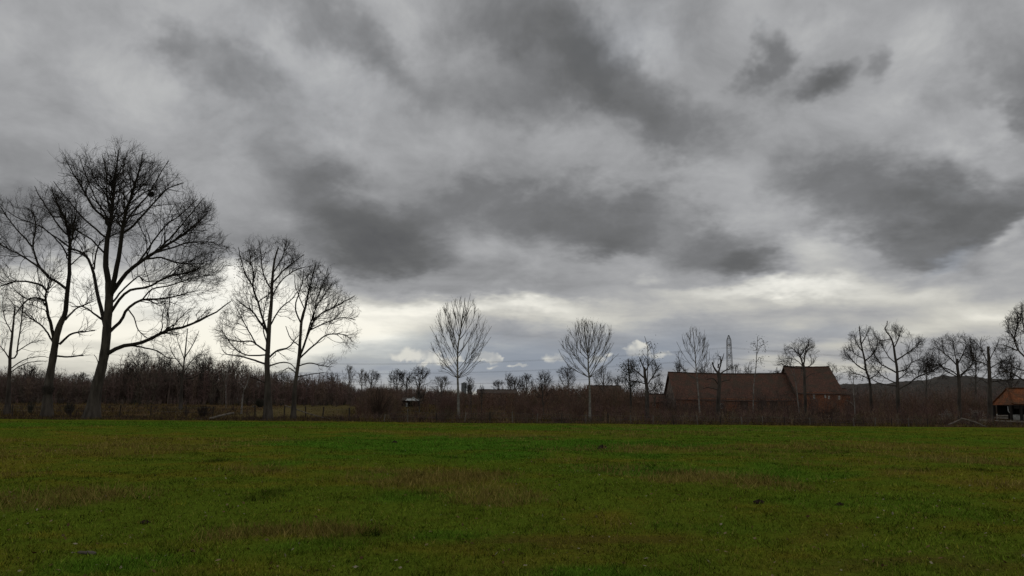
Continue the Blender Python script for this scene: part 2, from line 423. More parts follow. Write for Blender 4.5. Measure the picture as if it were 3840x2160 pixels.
def ground_colour(x, y):
    dead, lush, dark, worn, olive = fields(x, y)
    c = lerp(np.tile(GREEN, (len(x), 1)), OLIVE, olive)
    c = lerp(c, LUSHC, lush * .85); c = lerp(c, STRAW * .75, dead * .6); c = lerp(c, DKGREEN, dark * .8); c = lerp(c, SOIL, worn * .7)
    # rough ground behind the boundary, one mown green strip between the trees
    c = c * .85
    out = sstep(EDGE - .5, EDGE + .8, y - (fbm(x, y, .22, 3, .55, 40) - .5) * 3.2)
    rough = lerp(np.tile(ROUGH, (len(x), 1)), np.array((.065, .05, .028)), sstep(.4, .65, fbm(x, y, .25, 4, .55, 12)))
    strip = sstep(GREENX0 - 2, GREENX0 + 2, x) * (1 - sstep(GREENX1 - 6, GREENX1 + 2, x)) * sstep(EDGE + 4, EDGE + 8, y)
    rough = lerp(rough, np.array((.135, .108, .045)), strip * .8)
    c = lerp(c, rough, out)
    far = sstep(220, 900, y)
    return lerp(c, np.array((.055, .05, .028)), far)

def axis(lo, hi, core, d0, d1):
    pos = [0.0]
    while pos[-1] < hi:
        t = pos[-1]; pos.append(t + (d0 if t < core else d0 + (t - core) * d1))
    neg = [0.0]
    while neg[-1] > lo:
        t = -neg[-1]; neg.append(-t - (d0 if t < core else d0 + (t - core) * d1))
    return np.array(neg[::-1][:-1] + pos)
xs = axis(-6000, 6000, 65, .55, .14)
ys = np.concatenate([axis(-400, 0, 2, 2.0, .3)[:-1], np.arange(0, 4, .5), np.arange(4, 30, .22), np.arange(30, 95, .42), axis(0, 9000, 40, 1.2, .12)[1:] + 95])
ys = np.unique(np.round(ys[ys > -500], 3))
GX, GY = np.meshgrid(xs, ys)
gx_, gy_ = GX.ravel(), GY.ravel()
gzv = terrain(gx_, gy_)
nx_, ny_ = len(xs), len(ys)
idx = np.arange(nx_ * ny_).reshape(ny_, nx_)
gq = np.stack([idx[:-1, :-1], idx[:-1, 1:], idx[1:, 1:], idx[1:, :-1]], -1).reshape(-1, 4)
ground = struct(mesh_np('ground', np.stack([gx_, gy_, gzv], 1), gq, None, MATS['ground'], color=ground_colour(gx_, gy_)))

# ------------------------------------------------------------------ grass
def blades(n, seed, dmin, dmax, amax, hscale, wscale):
    g = np.random.default_rng(seed)
    m = n // 9                                   # tuft centres, then blades gathered round them
    dc = np.exp(g.uniform(math.log(dmin), math.log(dmax), m)); ac = g.uniform(-amax, amax, m); kc = g.random(m)
    i = g.integers(0, m, n); loose = g.random(n) < .35
    d = np.where(loose, np.exp(g.uniform(math.log(dmin), math.log(dmax), n)), dc[i]); a = np.where(loose, g.uniform(-amax, amax, n), ac[i]); k = np.where(loose, .2, kc[i])
    x, y = d * np.sin(a), d * np.cos(a); sp = (.020 + .0035 * d) * np.where(loose, 0, 1)
    x = x + g.normal(0, 1, n) * sp; y = y + g.normal(0, 1, n) * sp * 1.2
    tone = np.where(loose, .5, g.random(m)[i]); hue = np.where(loose, 0, g.normal(0, .30, m)[i])      # each tuft its own shade
    keep = (y < EDGE + .2 + (fbm(x, y, .22, 3, .55, 40) - .5) * 3.2 + g.normal(0, .35, n)); x, y, d, k, tone, hue = x[keep], y[keep], d[keep], k[keep], tone[keep], hue[keep]; n = len(x)
    dead, lush, dark, worn, olive = fields(x, y)
    olive = np.clip(olive + hue, 0, 1)
    z = terrain(x, y)
    h = (.018 + .026 * g.random(n) + .055 * (k > .80) * g.random(n) + .05 * lush * g.random(n) * .7)
    tall = g.random(n) < dead * .75
    h = np.where(tall, .06 + .15 * g.random(n) ** 1.3, h) * (1 - .5 * worn)
    spot = (k > .935) * (g.random(n) < .85)            # small dark tussocks and hoof marks
    h = np.where(dark > .4, h + .07 * g.random(n), h) * hscale
    w = (.0035 + .00085 * d) * wscale * np.where(tall, .75, 1.0)
    lean = g.normal(0, 1, (n, 2)) * (.55 * h)[:, None]
    yaw = g.uniform(0, math.pi, n); sx_, sy_ = np.cos(yaw) * w / 2, np.sin(yaw) * w / 2
    base = np.stack([x, y, z - .004], 1)
    p0 = base + np.stack([sx_, sy_, np.zeros(n)], 1); p1 = base - np.stack([sx_, sy_, np.zeros(n)], 1)
    p2 = base + np.stack([lean[:, 0], lean[:, 1], h], 1)
    V = np.stack([p0, p1, p2], 1).reshape(-1, 3); T = np.arange(3 * n).reshape(-1, 3)
    c = lerp(np.tile(GREEN, (n, 1)), OLIVE, olive); c = lerp(c, LUSHC, lush * .85)
    straw = np.where(tall, .9, 0) + (g.random(n) < .14 + .25 * olive + .25 * dead + .3 * worn) * g.random(n) * .8
    c = lerp(c, STRAW * 1.1, np.clip(straw, 0, 1)); c = lerp(c, DKGREEN, np.clip(dark * 1.1, 0, 1) * .85)
    c = lerp(c, DKGREEN * .8, spot * .8)
    c = c * ((.6 + .75 * g.random(n)) * (.55 + .9 * tone))[:, None] * 1.14
    c = c * (.62 + .76 * fbm(x, y, .9, 4, .6, 50))[:, None]
    return V, T, np.repeat(c, 3, 0)
V1, T1_, C1 = blades(520000, 11, 4.5, 88.0, .68, 1.0, 1.0)
gr = mesh_np('pasture_grass', V1, None, T1_, MATS['grass'], smooth=False, color=C1)
stuff(gr, 'short winter pasture grass with tufts of dead straw across the field', 'grass')

def rough_grass(n, seed):
    """dead sward behind the boundary"""
    g = np.random.default_rng(seed)
    y = EDGE + 60 * g.random(n) ** 1.6; x = g.uniform(-.75, .75, n) * (y + 5)
    dens = fbm(x, y, .35, 3, .55, 21); keep = g.random(n) < sstep(.3, .6, dens); x, y = x[keep], y[keep]; n = len(x)
    strip = sstep(GREENX0 - 2, GREENX0 + 2, x) * (1 - sstep(GREENX1 - 6, GREENX1 + 2, x)) * sstep(EDGE + 4, EDGE + 8, y)
    h = (.15 + .40 * g.random(n) * fbm(x, y, .5, 2, .5, 22) * 1.5) * (1 - .6 * strip); w = .05 + .04 * g.random(n)
    z = terrain(x, y) - .02; yaw = g.uniform(0, math.pi, n); s = np.stack([np.cos(yaw) * w / 2, np.sin(yaw) * w / 2, np.zeros(n)], 1)
    b = np.stack([x, y, z], 1); l = g.normal(0, .35, (n, 2)) * h[:, None]
    V = np.stack([b + s, b - s, b + np.stack([l[:, 0], l[:, 1], h], 1)], 1).reshape(-1, 3)
    c = lerp(np.tile(ROUGH * 1.1, (n, 1)), STRAW, g.random(n)); c = lerp(c, np.array((.05, .03, .025)), (g.random(n) < .35) * .9); c = lerp(c, np.array((.15, .12, .05)), strip * .7)
    return V, np.arange(3 * n).reshape(-1, 3), np.repeat(c * (.5 + .8 * g.random(n))[:, None], 3, 0)
V2, T2_, C2 = rough_grass(120000, 5)
rg = mesh_np('rough_grass', V2, None, T2_, MATS['grass'], smooth=False, color=C2)
stuff(rg, 'rough brown dead grass behind the field boundary', 'grass')

# ------------------------------------------------------------------ bare trees
def tubes(P, R, sides):
    """P (B,N,3) centre lines, R (B,N) radii -> vertices and quads"""
    B, Np, _ = P.shape
    t = np.empty_like(P); t[:, 1:-1] = P[:, 2:] - P[:, :-2]; t[:, 0] = P[:, 1] - P[:, 0]; t[:, -1] = P[:, -1] - P[:, -2]
    t = norm(t)
    mean = np.abs(norm(P[:, -1] - P[:, 0])); ref = np.eye(3)[np.argmin(mean, 1)][:, None, :]
    u = norm(np.cross(t, ref)); v = np.cross(t, u)
    a = np.arange(sides) * 2 * math.pi / sides
    V = P[:, :, None, :] + R[:, :, None, None] * (np.cos(a)[None, None, :, None] * u[:, :, None, :] + np.sin(a)[None, None, :, None] * v[:, :, None, :])
    i = np.arange(B * Np * sides).reshape(B, Np, sides); j = np.roll(i, -1, 2)
    Q = np.stack([i[:, :-1], j[:, :-1], j[:, 1:], i[:, 1:]], -1).reshape(-1, 4)
    return V.reshape(-1, 3), Q

def smooth_line(K, n):
    """Catmull-Rom through the key points, n samples; K columns may carry radii too"""
    K = np.asarray(K, float)
    if len(K) == 2: return K[0] + (K[1] - K[0]) * np.linspace(0, 1, n)[:, None]
    E = np.vstack([2 * K[0] - K[1], K, 2 * K[-1] - K[-2]])
    seg = np.linalg.norm(np.diff(K[:, :3], axis=0), axis=1); cum = np.concatenate([[0], np.cumsum(seg)])
    s = np.linspace(0, cum[-1], n); i = np.clip(np.searchsorted(cum, s, 'right') - 1, 0, len(K) - 2)
    f = ((s - cum[i]) / np.maximum(seg[i], 1e-6))[:, None]
    p0, p1, p2, p3 = E[i], E[i + 1], E[i + 2], E[i + 3]
    return .5 * (2 * p1 + (p2 - p0) * f + (2 * p0 - 5 * p1 + 4 * p2 - p3) * f ** 2 + (3 * p1 - p0 - 3 * p2 + p3) * f ** 3)

def inside(poly, X, Z):
    x0, z0 = poly[:, 0], poly[:, 1]; x1, z1 = np.roll(x0, -1), np.roll(z0, -1)
    c = np.zeros(X.shape, bool)
    for a0, b0, a1, b1 in zip(x0, z0, x1, z1):
        if b0 == b1: continue
        c ^= ((b0 > Z) != (b1 > Z)) & (X < (a1 - a0) * (Z - b0) / (b1 - b0) + a0)
    return c

class Crown:
    """outline of a crown (photo polygon set at the tree's own distance), rounded in depth"""
    def __init__(self, poly_px, depth, deep=None, margin=1.0):
        P = np.array([pt(x, y, depth) for x, y in poly_px])
        self.poly = P[:, [0, 2]]; self.c = self.poly.mean(0); self.depth = depth
        w = np.ptp(self.poly[:, 0]) / 2
        self.deep = deep or w * .85; self.shrink = 1.0; self.rag = 0.0
    def ok(self, P):
        k = np.sqrt(np.clip(1 - ((P[..., 1] - self.depth) / self.deep) ** 2, 0.02, 1))
        k = k * self.shrink
        if self.rag:                               # ragged: some boughs reach out, others fall short
            an = np.arctan2(P[..., 2] - self.c[1], P[..., 0] - self.c[0]) * 3.2 + 40; k = k * (1 + self.rag * (fbm(an, P[..., 1] * .35 + 20, 1.0, 3, .6, self.c[0] % 7) - .5) * 2)
        X = self.c[0] + (P[..., 0] - self.c[0]) / k; Z = self.c[1] + (P[..., 2] - self.c[1]) / np.maximum(k, .45)
        return inside(self.poly, X, Z)

def grow(g, S, D, L, R, n, wob, up, crown=None, tip=.35, droop=0.0, trim=True):
    B = len(S); P = np.empty((B, n + 1, 3)); P[:, 0] = S; d = norm(D)
    for i in range(n):
        d = norm(d + g.normal(0, wob, (B, 3)) + np.array([0, 0, up - droop * i / n]))
        P[:, i + 1] = P[:, i] + d * (L / n)[:, None]
    if crown is not None:
        ok = crown.ok(P); ok[:, 0] = True
        first = np.where(ok.all(1), n + 1, np.argmin(ok, 1))
        first = first - g.random(B) * .6
        f = np.clip(first / (n + 1.0), .3, 1)
        keep = (f > .34) if trim else np.ones(B, bool)
        P = (P[:, :1] + (P - P[:, :1]) * f[:, None, None])[keep]; R = R[keep]
    Rr = R[:, None] * (1 - (1 - tip) * np.linspace(0, 1, n + 1))[None, :]
    return P, Rr

def spawn(g, P, R, count, t0, t1, ang, jit, out=None, outw=0.0, tpow=1.0, planar=None):
    """count child origins over the given branches, in proportion to their length"""
    B, Np, _ = P.shape
    ln = np.linalg.norm(P[:, -1] - P[:, 0], axis=1) + 1e-6
    b = g.choice(B, count, p=ln / ln.sum())
    t = (t0 + (t1 - t0) * g.random(count) ** tpow) * (Np - 1)
    i = np.minimum(t.astype(int), Np - 2); f = (t - i)[:, None]
    S = P[b, i] * (1 - f) + P[b, i + 1] * f; tan = norm(P[b, i + 1] - P[b, i])
    r = R[b, i] * (1 - f[:, 0]) + R[b, i + 1] * f[:, 0]
    rnd = g.normal(0, 1, (count, 3)); perp = norm(rnd - tan * (rnd * tan).sum(1, keepdims=True))
    a = np.radians(g.normal(ang, jit, count))[:, None]
    D = tan * np.cos(a) + perp * np.sin(a)
    if out is not None: D = D + outw * norm(S - out)
    return S, norm(D), r, ln[b]

STYLES = {  # per level: children per metre of parent, length, taper, angle, wobble, lift, radius factor, minimum radius, points, sides
    'oak':   [dict(k=1.9, L=(1.6, 4.8), a=48, j=16, wob=.24, up=.045, rf=.40, rm=.021, n=7, s=4),
              dict(k=2.1, L=(.9, 2.3), a=44, j=18, wob=.28, up=.04, rf=.5, rm=.011, n=5, s=3),
              dict(k=3.9, L=(.5, 1.4), a=40, j=18, wob=.26, up=.05, rf=.6, rm=.0075, n=3, s=3)],
    'ash':   [dict(k=2.1, L=(.9, 2.4), a=36, j=10, wob=.10, up=.10, rf=.55, rm=.015, n=6, s=4),
              dict(k=2.3, L=(.7, 1.5), a=34, j=12, wob=.10, up=.12, rf=.6, rm=.0105, n=4, s=3),
              dict(k=1.6, L=(.3, .8), a=36, j=12, wob=.10, up=.12, rf=.6, rm=.008, n=2, s=3)],
    'far':   [dict(k=1.7, L=(1.6, 3.4), a=48, j=18, wob=.26, up=.05, rf=.5, rm=.026, n=4, s=3),
              dict(k=1.5, L=(.9, 2.0), a=45, j=18, wob=.26, up=.04, rf=.6, rm=.017, n=3, s=3),
              dict(k=2.2, L=(.5, 1.2), a=40, j=16, wob=.18, up=.04, rf=.7, rm=.013, n=2, s=3)],
}
def ramify(g, P, R, style, crown, dens=1.0, centre=None, thick=1.0, levels=3):
    """side branches, sprays and twigs on the given limbs; returns mesh arrays"""
    V, Q = [], []; off = 0
    import copy
    crown_full = copy.copy(crown); crown_full.shrink = 1.0; crown_full.rag = .10; crown = copy.copy(crown); crown.shrink = .90; crown.rag = .22
    ls = float(np.clip((np.ptp(crown.poly[:, 0]) + np.ptp(crown.poly[:, 1])) / 2 / 16.0, .6, 1.05)); dens = dens / ls ** .6
    base = [(P, R)]
    for li, st in enumerate(STYLES[style][:levels]):
        Pn, Rn = [], []
        for bi, (p, r) in enumerate(base):
            tot = np.linalg.norm(np.diff(p, axis=1), axis=2).sum()
            cnt = int(tot * st['k'] * (dens if li == 0 else dens ** .35) * (.7 if li == 1 and bi == len(base) - 1 else 1))
            if cnt < 1: continue
            S, D, pr, pl = spawn(g, p, r, cnt, (.38 if ls > .85 else .18) if li == 0 else .5 if (li == 1 and bi == len(base) - 1) else .2, 1.0, st['a'], st['j'], centre, .40 if li == 0 else .22, .75)
            L = g.uniform(*st['L'], cnt) * np.clip(.45 + pl / ls * .14, .5, 1.25) * ls
            rr = np.clip(pr * st['rf'], st['rm'] * thick, None); rr = np.minimum(rr, np.maximum(pr * .85, st['rm'] * thick))
            a, b = grow(g, S, D, L, rr, st['n'], st['wob'], st['up'], crown if li == 0 else None, .45)
            if li: k2 = crown_full.ok(a[:, a.shape[1] // 2]); a, b = a[k2], b[k2]
            b = np.maximum(b, st['rm'] * thick * .75)
            v, q = tubes(a, b, st['s']); V.append(v); Q.append(q + off); off += len(v)
            Pn.append(a); Rn.append(b)
        if not Pn: break
        base = list(zip(Pn, Rn)) + ([] if li else [(P, R * .8)])
    if not V: return np.zeros((0, 3)), np.zeros((0, 4), int)
    return np.concatenate(V), np.concatenate(Q)

def flare(n, base, power=2.2, amount=.75, length=.12):
    t = np.linspace(0, 1, n); return 1 + amount * np.exp(-(t / length) ** 1.3)

TREES = []
def make_tree(name, label, depth, trunk, limbs, outline, style='oak', group=None, seed=1, bark='bark_oak', twig='twig_dark', dens=1.0,
              auto=0, auto_t=(.35, .98), auto_a=42, auto_L=(3, 6), auto_up=.06, auto_wob=.12, wpx=(30, 8), thick=1.0, deep=None, levels=3, joined=False,
              spread=1.0, root=.75, leaves=None, sink=.25, stump=False, cat='tree', limb_mat=None):
    """trunk / limbs: photo polylines. wpx: trunk width in photo pixels at base and top; a limb is (points, width0, width1, depth drift)."""
    g = np.random.default_rng(seed)
    mpp = depth / FPX
    K = np.array([pt(x, y, depth) for x, y in trunk])
    base = K[0].copy(); zg = gz(base[0], depth)
    K[0, 2] = zg - sink
    base = np.array([K[0, 0], depth, zg])
    nt_ = 26
    T = smooth_line(K, nt_); T[1:, 1] += np.cumsum(g.normal(0, .02, nt_ - 1))
    rt = np.linspace(1, 0, nt_) ** .9 * (wpx[0] - wpx[1]) / 2 * mpp + wpx[1] / 2 * mpp
    rt = rt * flare(nt_, None, amount=root) * (1 + g.normal(0, .025, nt_))
    o = thing(name, label, cat, tuple(base), group)
    if stump:
        T = np.vstack([T, T[-1] + (T[-1] - T[-2]) * .02]); rt = np.append(rt, rt[-1] * .05)
    V, Q = tubes(T[None], rt[None], 12 if depth < 100 else 8)
    # fluted, uneven bole
    A = np.arctan2(V[:, 1] - np.repeat(T[:, 1], len(V) // len(T)), V[:, 0] - np.repeat(T[:, 0], len(V) // len(T)))
    ring = np.repeat(np.arange(len(T)), len(V) // len(T)); c = T[ring]
    wav = 1 + .07 * np.sin(A * 3 + ring * .3 + seed) + .05 * np.sin(A * 5 - ring * .5) + .14 * np.sin(A * 5 + seed) * np.exp(-ring / 2.2)
    V = c + (V - c) * wav[:, None]
    parts = [('trunk', V, Q)]
    LP, LR = [], []
    for k, lb in enumerate(limbs):
        pts_, w0, w1 = lb[0], lb[1], lb[2]
        drift = lb[3] if len(lb) > 3 else g.uniform(-1, 1) * .35
        px0 = pts_[0]; n = len(pts_)
        ln = sum(math.hypot(pts_[i + 1][0] - pts_[i][0], pts_[i + 1][1] - pts_[i][1]) for i in range(n - 1)) * mpp
        KK = []; run = 0
        for i, (x, y) in enumerate(pts_):
            if i: run += math.hypot(x - pts_[i - 1][0], y - pts_[i - 1][1]) * mpp
            KK.append(pt(x, y, depth + drift * run + (g.normal(0, .12) if i else 0)))
        m = 16
        Pl = smooth_line(KK, m); jit = g.normal(0, .075 * min(1.0, ln / 9.0), (m, 3)); jit[0] = 0; Pl = Pl + np.cumsum(jit, 0) * .5
        w0, w1 = w0 * .88, w1 * .8
        Rl = (np.linspace(1, 0, m) ** .8 * (w0 - w1) + w1) / 2 * mpp
        LP.append(Pl); LR.append(Rl)
    crown = Crown(outline, depth, deep)
    cpt = np.array([T[int(nt_ * .55), 0], depth, T[int(nt_ * .55), 2]])
    if auto:
        S, D, r, _ = spawn(g, T[None], rt[None], auto, auto_t[0], auto_t[1], auto_a, 8)
        order = np.argsort(S[:, 2]); S = S[order]; D = D[order]; r = r[order]
        ga = np.arange(auto) * 2.39996 + g.uniform(0, 6); el_ = np.radians(90 - auto_a + g.normal(0, 7, auto))
        D = np.stack([np.cos(ga) * np.cos(el_) * spread, np.sin(ga) * np.cos(el_) * spread, np.sin(el_)], 1)
        h = (S[:, 2] - S[0, 2]) / max(np.ptp(S[:, 2]), .1)
        L = g.uniform(*auto_L, auto) * (1.1 - .45 * h)
        P, R = grow(g, S, D, L, np.clip(r * .42, .03, None), 15, auto_wob, auto_up, crown, .3, trim=False)
        for a_, b_ in zip(P, R): LP.append(a_); LR.append(b_)
    LP = np.array(LP); LR = np.array(LR)
    if len(LP):
        sides = 7 if depth < 100 else 5
        if joined:
            v, q = tubes(LP, LR, sides); parts.append(('limb', v, q))
        else:
            for a_, b_ in zip(LP, LR):
                v, q = tubes(a_[None], b_[None], sides); parts.append(('limb', v, q))
        v, q = ramify(g, LP, np.maximum(LR, .02), style, crown, dens, cpt, thick, levels)
        if len(v): parts.append(('crown', v, q))
    for nm, v, q in parts:
        ob = mesh_np(nm, v - base, q, None, MATS[twig] if nm == 'crown' else MATS[limb_mat or bark] if nm == 'limb' else MATS[bark], o)
    if leaves is not None: leaves(g, o, base, LP, T)
    TREES.append(o)
    return o, LP, LR, T

def fan(trunk_px, targets, y_lo, y_hi, w=3.6, seed=0, drift=.35):
    """limbs leaving the stem low and sweeping up to the given outline points"""
    g = np.random.default_rng(seed); ty = [p[1] for p in trunk_px][::-1]; tx = [p[0] for p in trunk_px][::-1]
    res = []
    for (ex, ey) in targets:
        x_mid = np.interp(ey, ty, tx); lat = abs(ex - x_mid)
        ys_ = np.clip(ey + lat * 1.25 + (y_lo - ey) * .28 + g.uniform(-12, 12), y_hi, y_lo); sx_ = np.interp(ys_, ty, tx)
        j = lambda: g.normal(0, 3.0)
        m1 = (sx_ + (ex - sx_) * g.uniform(.34, .5) + j(), ys_ + (ey - ys_) * .30 + j()); m2 = (sx_ + (ex - sx_) * g.uniform(.66, .84) + j(), ys_ + (ey - ys_) * .62 + j()); ex += 2 * j(); ey += 2 * j()
        res.append(([(sx_, ys_), m1, m2, (ex, ey)], w * g.uniform(.8, 1.15), 1.4, g.uniform(-1, 1) * drift))
    return res

def leaf_clumps(count, size, mat, region=None, droop=.5, name='leaves'):
    """small hanging leaves, each its own two faces, scattered along the branches"""
    def f(g, o, base, LP, T):
        src = LP.reshape(-1, 3) if len(LP) else T
        if region is not None: src = src[region(src)]
        c = src[g.integers(0, len(src), count)] + g.normal(0, 1, (count, 3)) * np.array([.45, .45, .35]) - np.array([0, 0, 1]) * g.random((count, 1)) * droop
        a = norm(g.normal(0, 1, (count, 3))) * size * g.uniform(.6, 1.3, (count, 1)); b = norm(np.cross(a, g.normal(0, 1, (count, 3)))) * size * .55
        V = np.stack([c - a, c + b, c + a, c - b], 1).reshape(-1, 3) - base
        ob = mesh_np(name, V, np.arange(4 * count).reshape(-1, 4), None, MATS[mat], o, smooth=False)
    return f

# ---- the two big field oaks on the left
make_tree('oak_tree', 'largest bare oak in the field edge, wide crown with a bird nest', 87.5,
    [(345, 1562), (355, 1500), (366, 1440), (377, 1400), (393, 1310), (404, 1210), (411, 1130), (408, 1060)],
    [([(408, 1070), (400, 1000), (403, 930), (413, 860), (422, 800), (430, 720), (440, 640), (450, 560)], 26, 3, .05),
     ([(415, 1110), (440, 995), (455, 870), (472, 790), (497, 715), (522, 632), (534, 575)], 23, 3, -.3),
     ([(418, 1100), (435, 1075), (476, 1018), (538, 972), (600, 930), (662, 893), (725, 843), (766, 806)], 20, 3, .1),
     ([(392, 1215), (385, 1170), (370, 1095), (353, 1010), (323, 955), (265, 930), (223, 897), (174, 872)], 18, 3, .3),
     ([(352, 1010), (356, 950), (370, 915), (394, 893), (435, 877)], 8, 4, .3),
     ([(412, 858), (393, 823), (356, 786), (323, 732), (281, 665), (248, 603)], 11, 3, -.45),
     ([(420, 830), (400, 748), (395, 665), (372, 575)], 9, 3, .6),
     ([(455, 880), (517, 830), (571, 770), (621, 715), (683, 686)], 11, 3, -.35),
     ([(465, 850), (500, 790), (545, 740), (566, 700), (600, 640), (625, 600)], 9, 3, .7),
     ([(405, 1325), (455, 1298), (517, 1285), (580, 1257), (621, 1232), (683, 1223), (745, 1199), (807, 1165), (861, 1124)], 18, 4, -.1),
     ([(410, 1245), (455, 1199), (476, 1161), (530, 1128), (580, 1124), (646, 1116), (725, 1099)], 15, 3, .25),
     ([(414, 1175), (455, 1116), (497, 1083), (559, 1075), (621, 1041), (704, 1017), (787, 983)], 13, 3, -.25),
     ([(414, 1140), (470, 1075), (509, 1037), (522, 1029), (546, 1050), (621, 1046)], 9, 3, .5),
     ([(538, 972), (600, 968), (662, 988), (725, 997), (787, 993)], 9, 3, -.3), ([(560, 955), (642, 930), (704, 914), (787, 905), (828, 926)], 9, 3, .3),
     ([(600, 930), (660, 870), (720, 800), (770, 740)], 8, 3, -.4), ([(505, 1000), (560, 920), (620, 850), (690, 790), (740, 745)], 9, 3, .5),
     ([(392, 1205), (352, 1178), (315, 1153), (265, 1149)], 10, 3, -.4), ([(455, 1298), (505, 1296), (580, 1310), (621, 1335), (662, 1344)], 8, 3, .4),
     ([(418, 840), (352, 730), (318, 650), (300, 590)], 7, 3, .75),
     ([(480, 1160), (500, 1190), (520, 1240), (560, 1275)], 6, 3, -.3), ([(530, 1128), (570, 1090), (640, 1075), (720, 1050), (800, 1040)], 7, 3, .2),
     ([(408, 900), (350, 850), (290, 790), (230, 720), (200, 680)], 9, 3, .3), ([(402, 960), (340, 900), (270, 850), (215, 790)], 8, 3, -.45),
     ([(378, 1390), (362, 1345), (352, 1330)], 5, 2, -.5)],
    [(170, 860), (190, 700), (235, 590), (300, 565), (360, 545), (440, 538), (540, 550), (610, 585), (700, 650), (735, 690), (690, 740), (760, 725), (805, 800), (815, 860),
     (855, 900), (868, 970), (862, 1010), (815, 1060), (868, 1105), (810, 1190), (700, 1250), (690, 1345), (600, 1345), (430, 1335), (330, 1335), (255, 1200), (230, 1050)],
    seed=3, wpx=(40, 25), dens=1.3, root=.75, limb_mat='twig_dark')
nest_p = pt(566, 728, 86.0)

make_tree('oak_tree', 'second big bare oak near the left edge, dark burr low on its trunk', 89.0,
    [(178, 1556), (183, 1480), (190, 1400), (205, 1300), (220, 1235), (240, 1190)],
    [([(236, 1200), (246, 1160), (249, 1124), (253, 1062), (257, 1000), (256, 935), (252, 873), (240, 823), (207, 757), (190, 700)], 21, 3, .05),
     ([(206, 1290), (190, 1215), (178, 1174), (174, 1124), (178, 1095), (190, 1050)], 16, 4, -.3),
     ([(252, 1085), (207, 1045), (182, 1034), (145, 988), (120, 926), (124, 881), (128, 839), (120, 790), (83, 765)], 12, 3, .25),
     ([(178, 1097), (161, 1075), (120, 1062), (62, 1058), (0, 1077), (-40, 1090)], 10, 3, -.2), ([(174, 1128), (137, 1116), (103, 1120), (75, 1145), (54, 1178)], 9, 3, -.4),
     ([(200, 1285), (166, 1232), (124, 1199), (83, 1166)], 9, 3, .3), ([(182, 1034), (124, 988), (62, 947), (0, 918), (-40, 890)], 10, 3, .2),
     ([(224, 1290), (257, 1257), (290, 1244), (352, 1240)], 11, 3, -.3), ([(212, 1335), (257, 1339), (315, 1335)], 8, 6, .2),
     ([(244, 1200), (281, 1161), (323, 1141), (352, 1128)], 9, 3, .4), ([(256, 940), (275, 870), (290, 782), (285, 740)], 8, 3, -.4),
     ([(252, 880), (200, 820), (150, 740), (130, 700)], 8, 3, .5), ([(120, 926), (70, 870), (30, 820), (0, 770)], 7, 3, -.3), ([(257, 1000), (300, 960), (330, 930)], 6, 3, .5),
     ([(255, 960), (215, 900), (170, 860), (90, 830), (40, 800)], 7, 3, -.5)],
    [(-90, 800), (-40, 740), (60, 715), (110, 680), (165, 668), (230, 690), (310, 740), (340, 850), (365, 960), (360, 1240), (335, 1345), (200, 1350), (40, 1230), (-80, 1180)],
    seed=8, wpx=(33, 20), dens=1.2, root=.55, limb_mat='twig_dark')

make_tree('oak_tree', 'slender bare tree at the far left edge behind the field fence', 97.0,
    [(27, 1540), (31, 1470), (35, 1414), (38, 1330), (46, 1240), (55, 1150)],
    [([(38, 1345), (60, 1330), (75, 1230), (85, 1150), (90, 1110)], 7, 2, -.2), ([(37, 1350), (10, 1310), (-30, 1270)], 6, 2, .2), ([(36, 1385), (90, 1350), (150, 1340), (190, 1345)], 5, 2, -.3),
     ([(35, 1400), (80, 1372), (140, 1358), (180, 1356)], 5, 2, .3), ([(45, 1250), (15, 1190), (5, 1130)], 5, 2, .3), ([(60, 1320), (110, 1290), (150, 1280)], 5, 2, .1)],
    [(-80, 1150), (0, 1115), (60, 1075), (115, 1105), (150, 1200), (190, 1330), (150, 1370), (-60, 1390)], seed=12, wpx=(16, 5), dens=.9, bark='bark_oak')

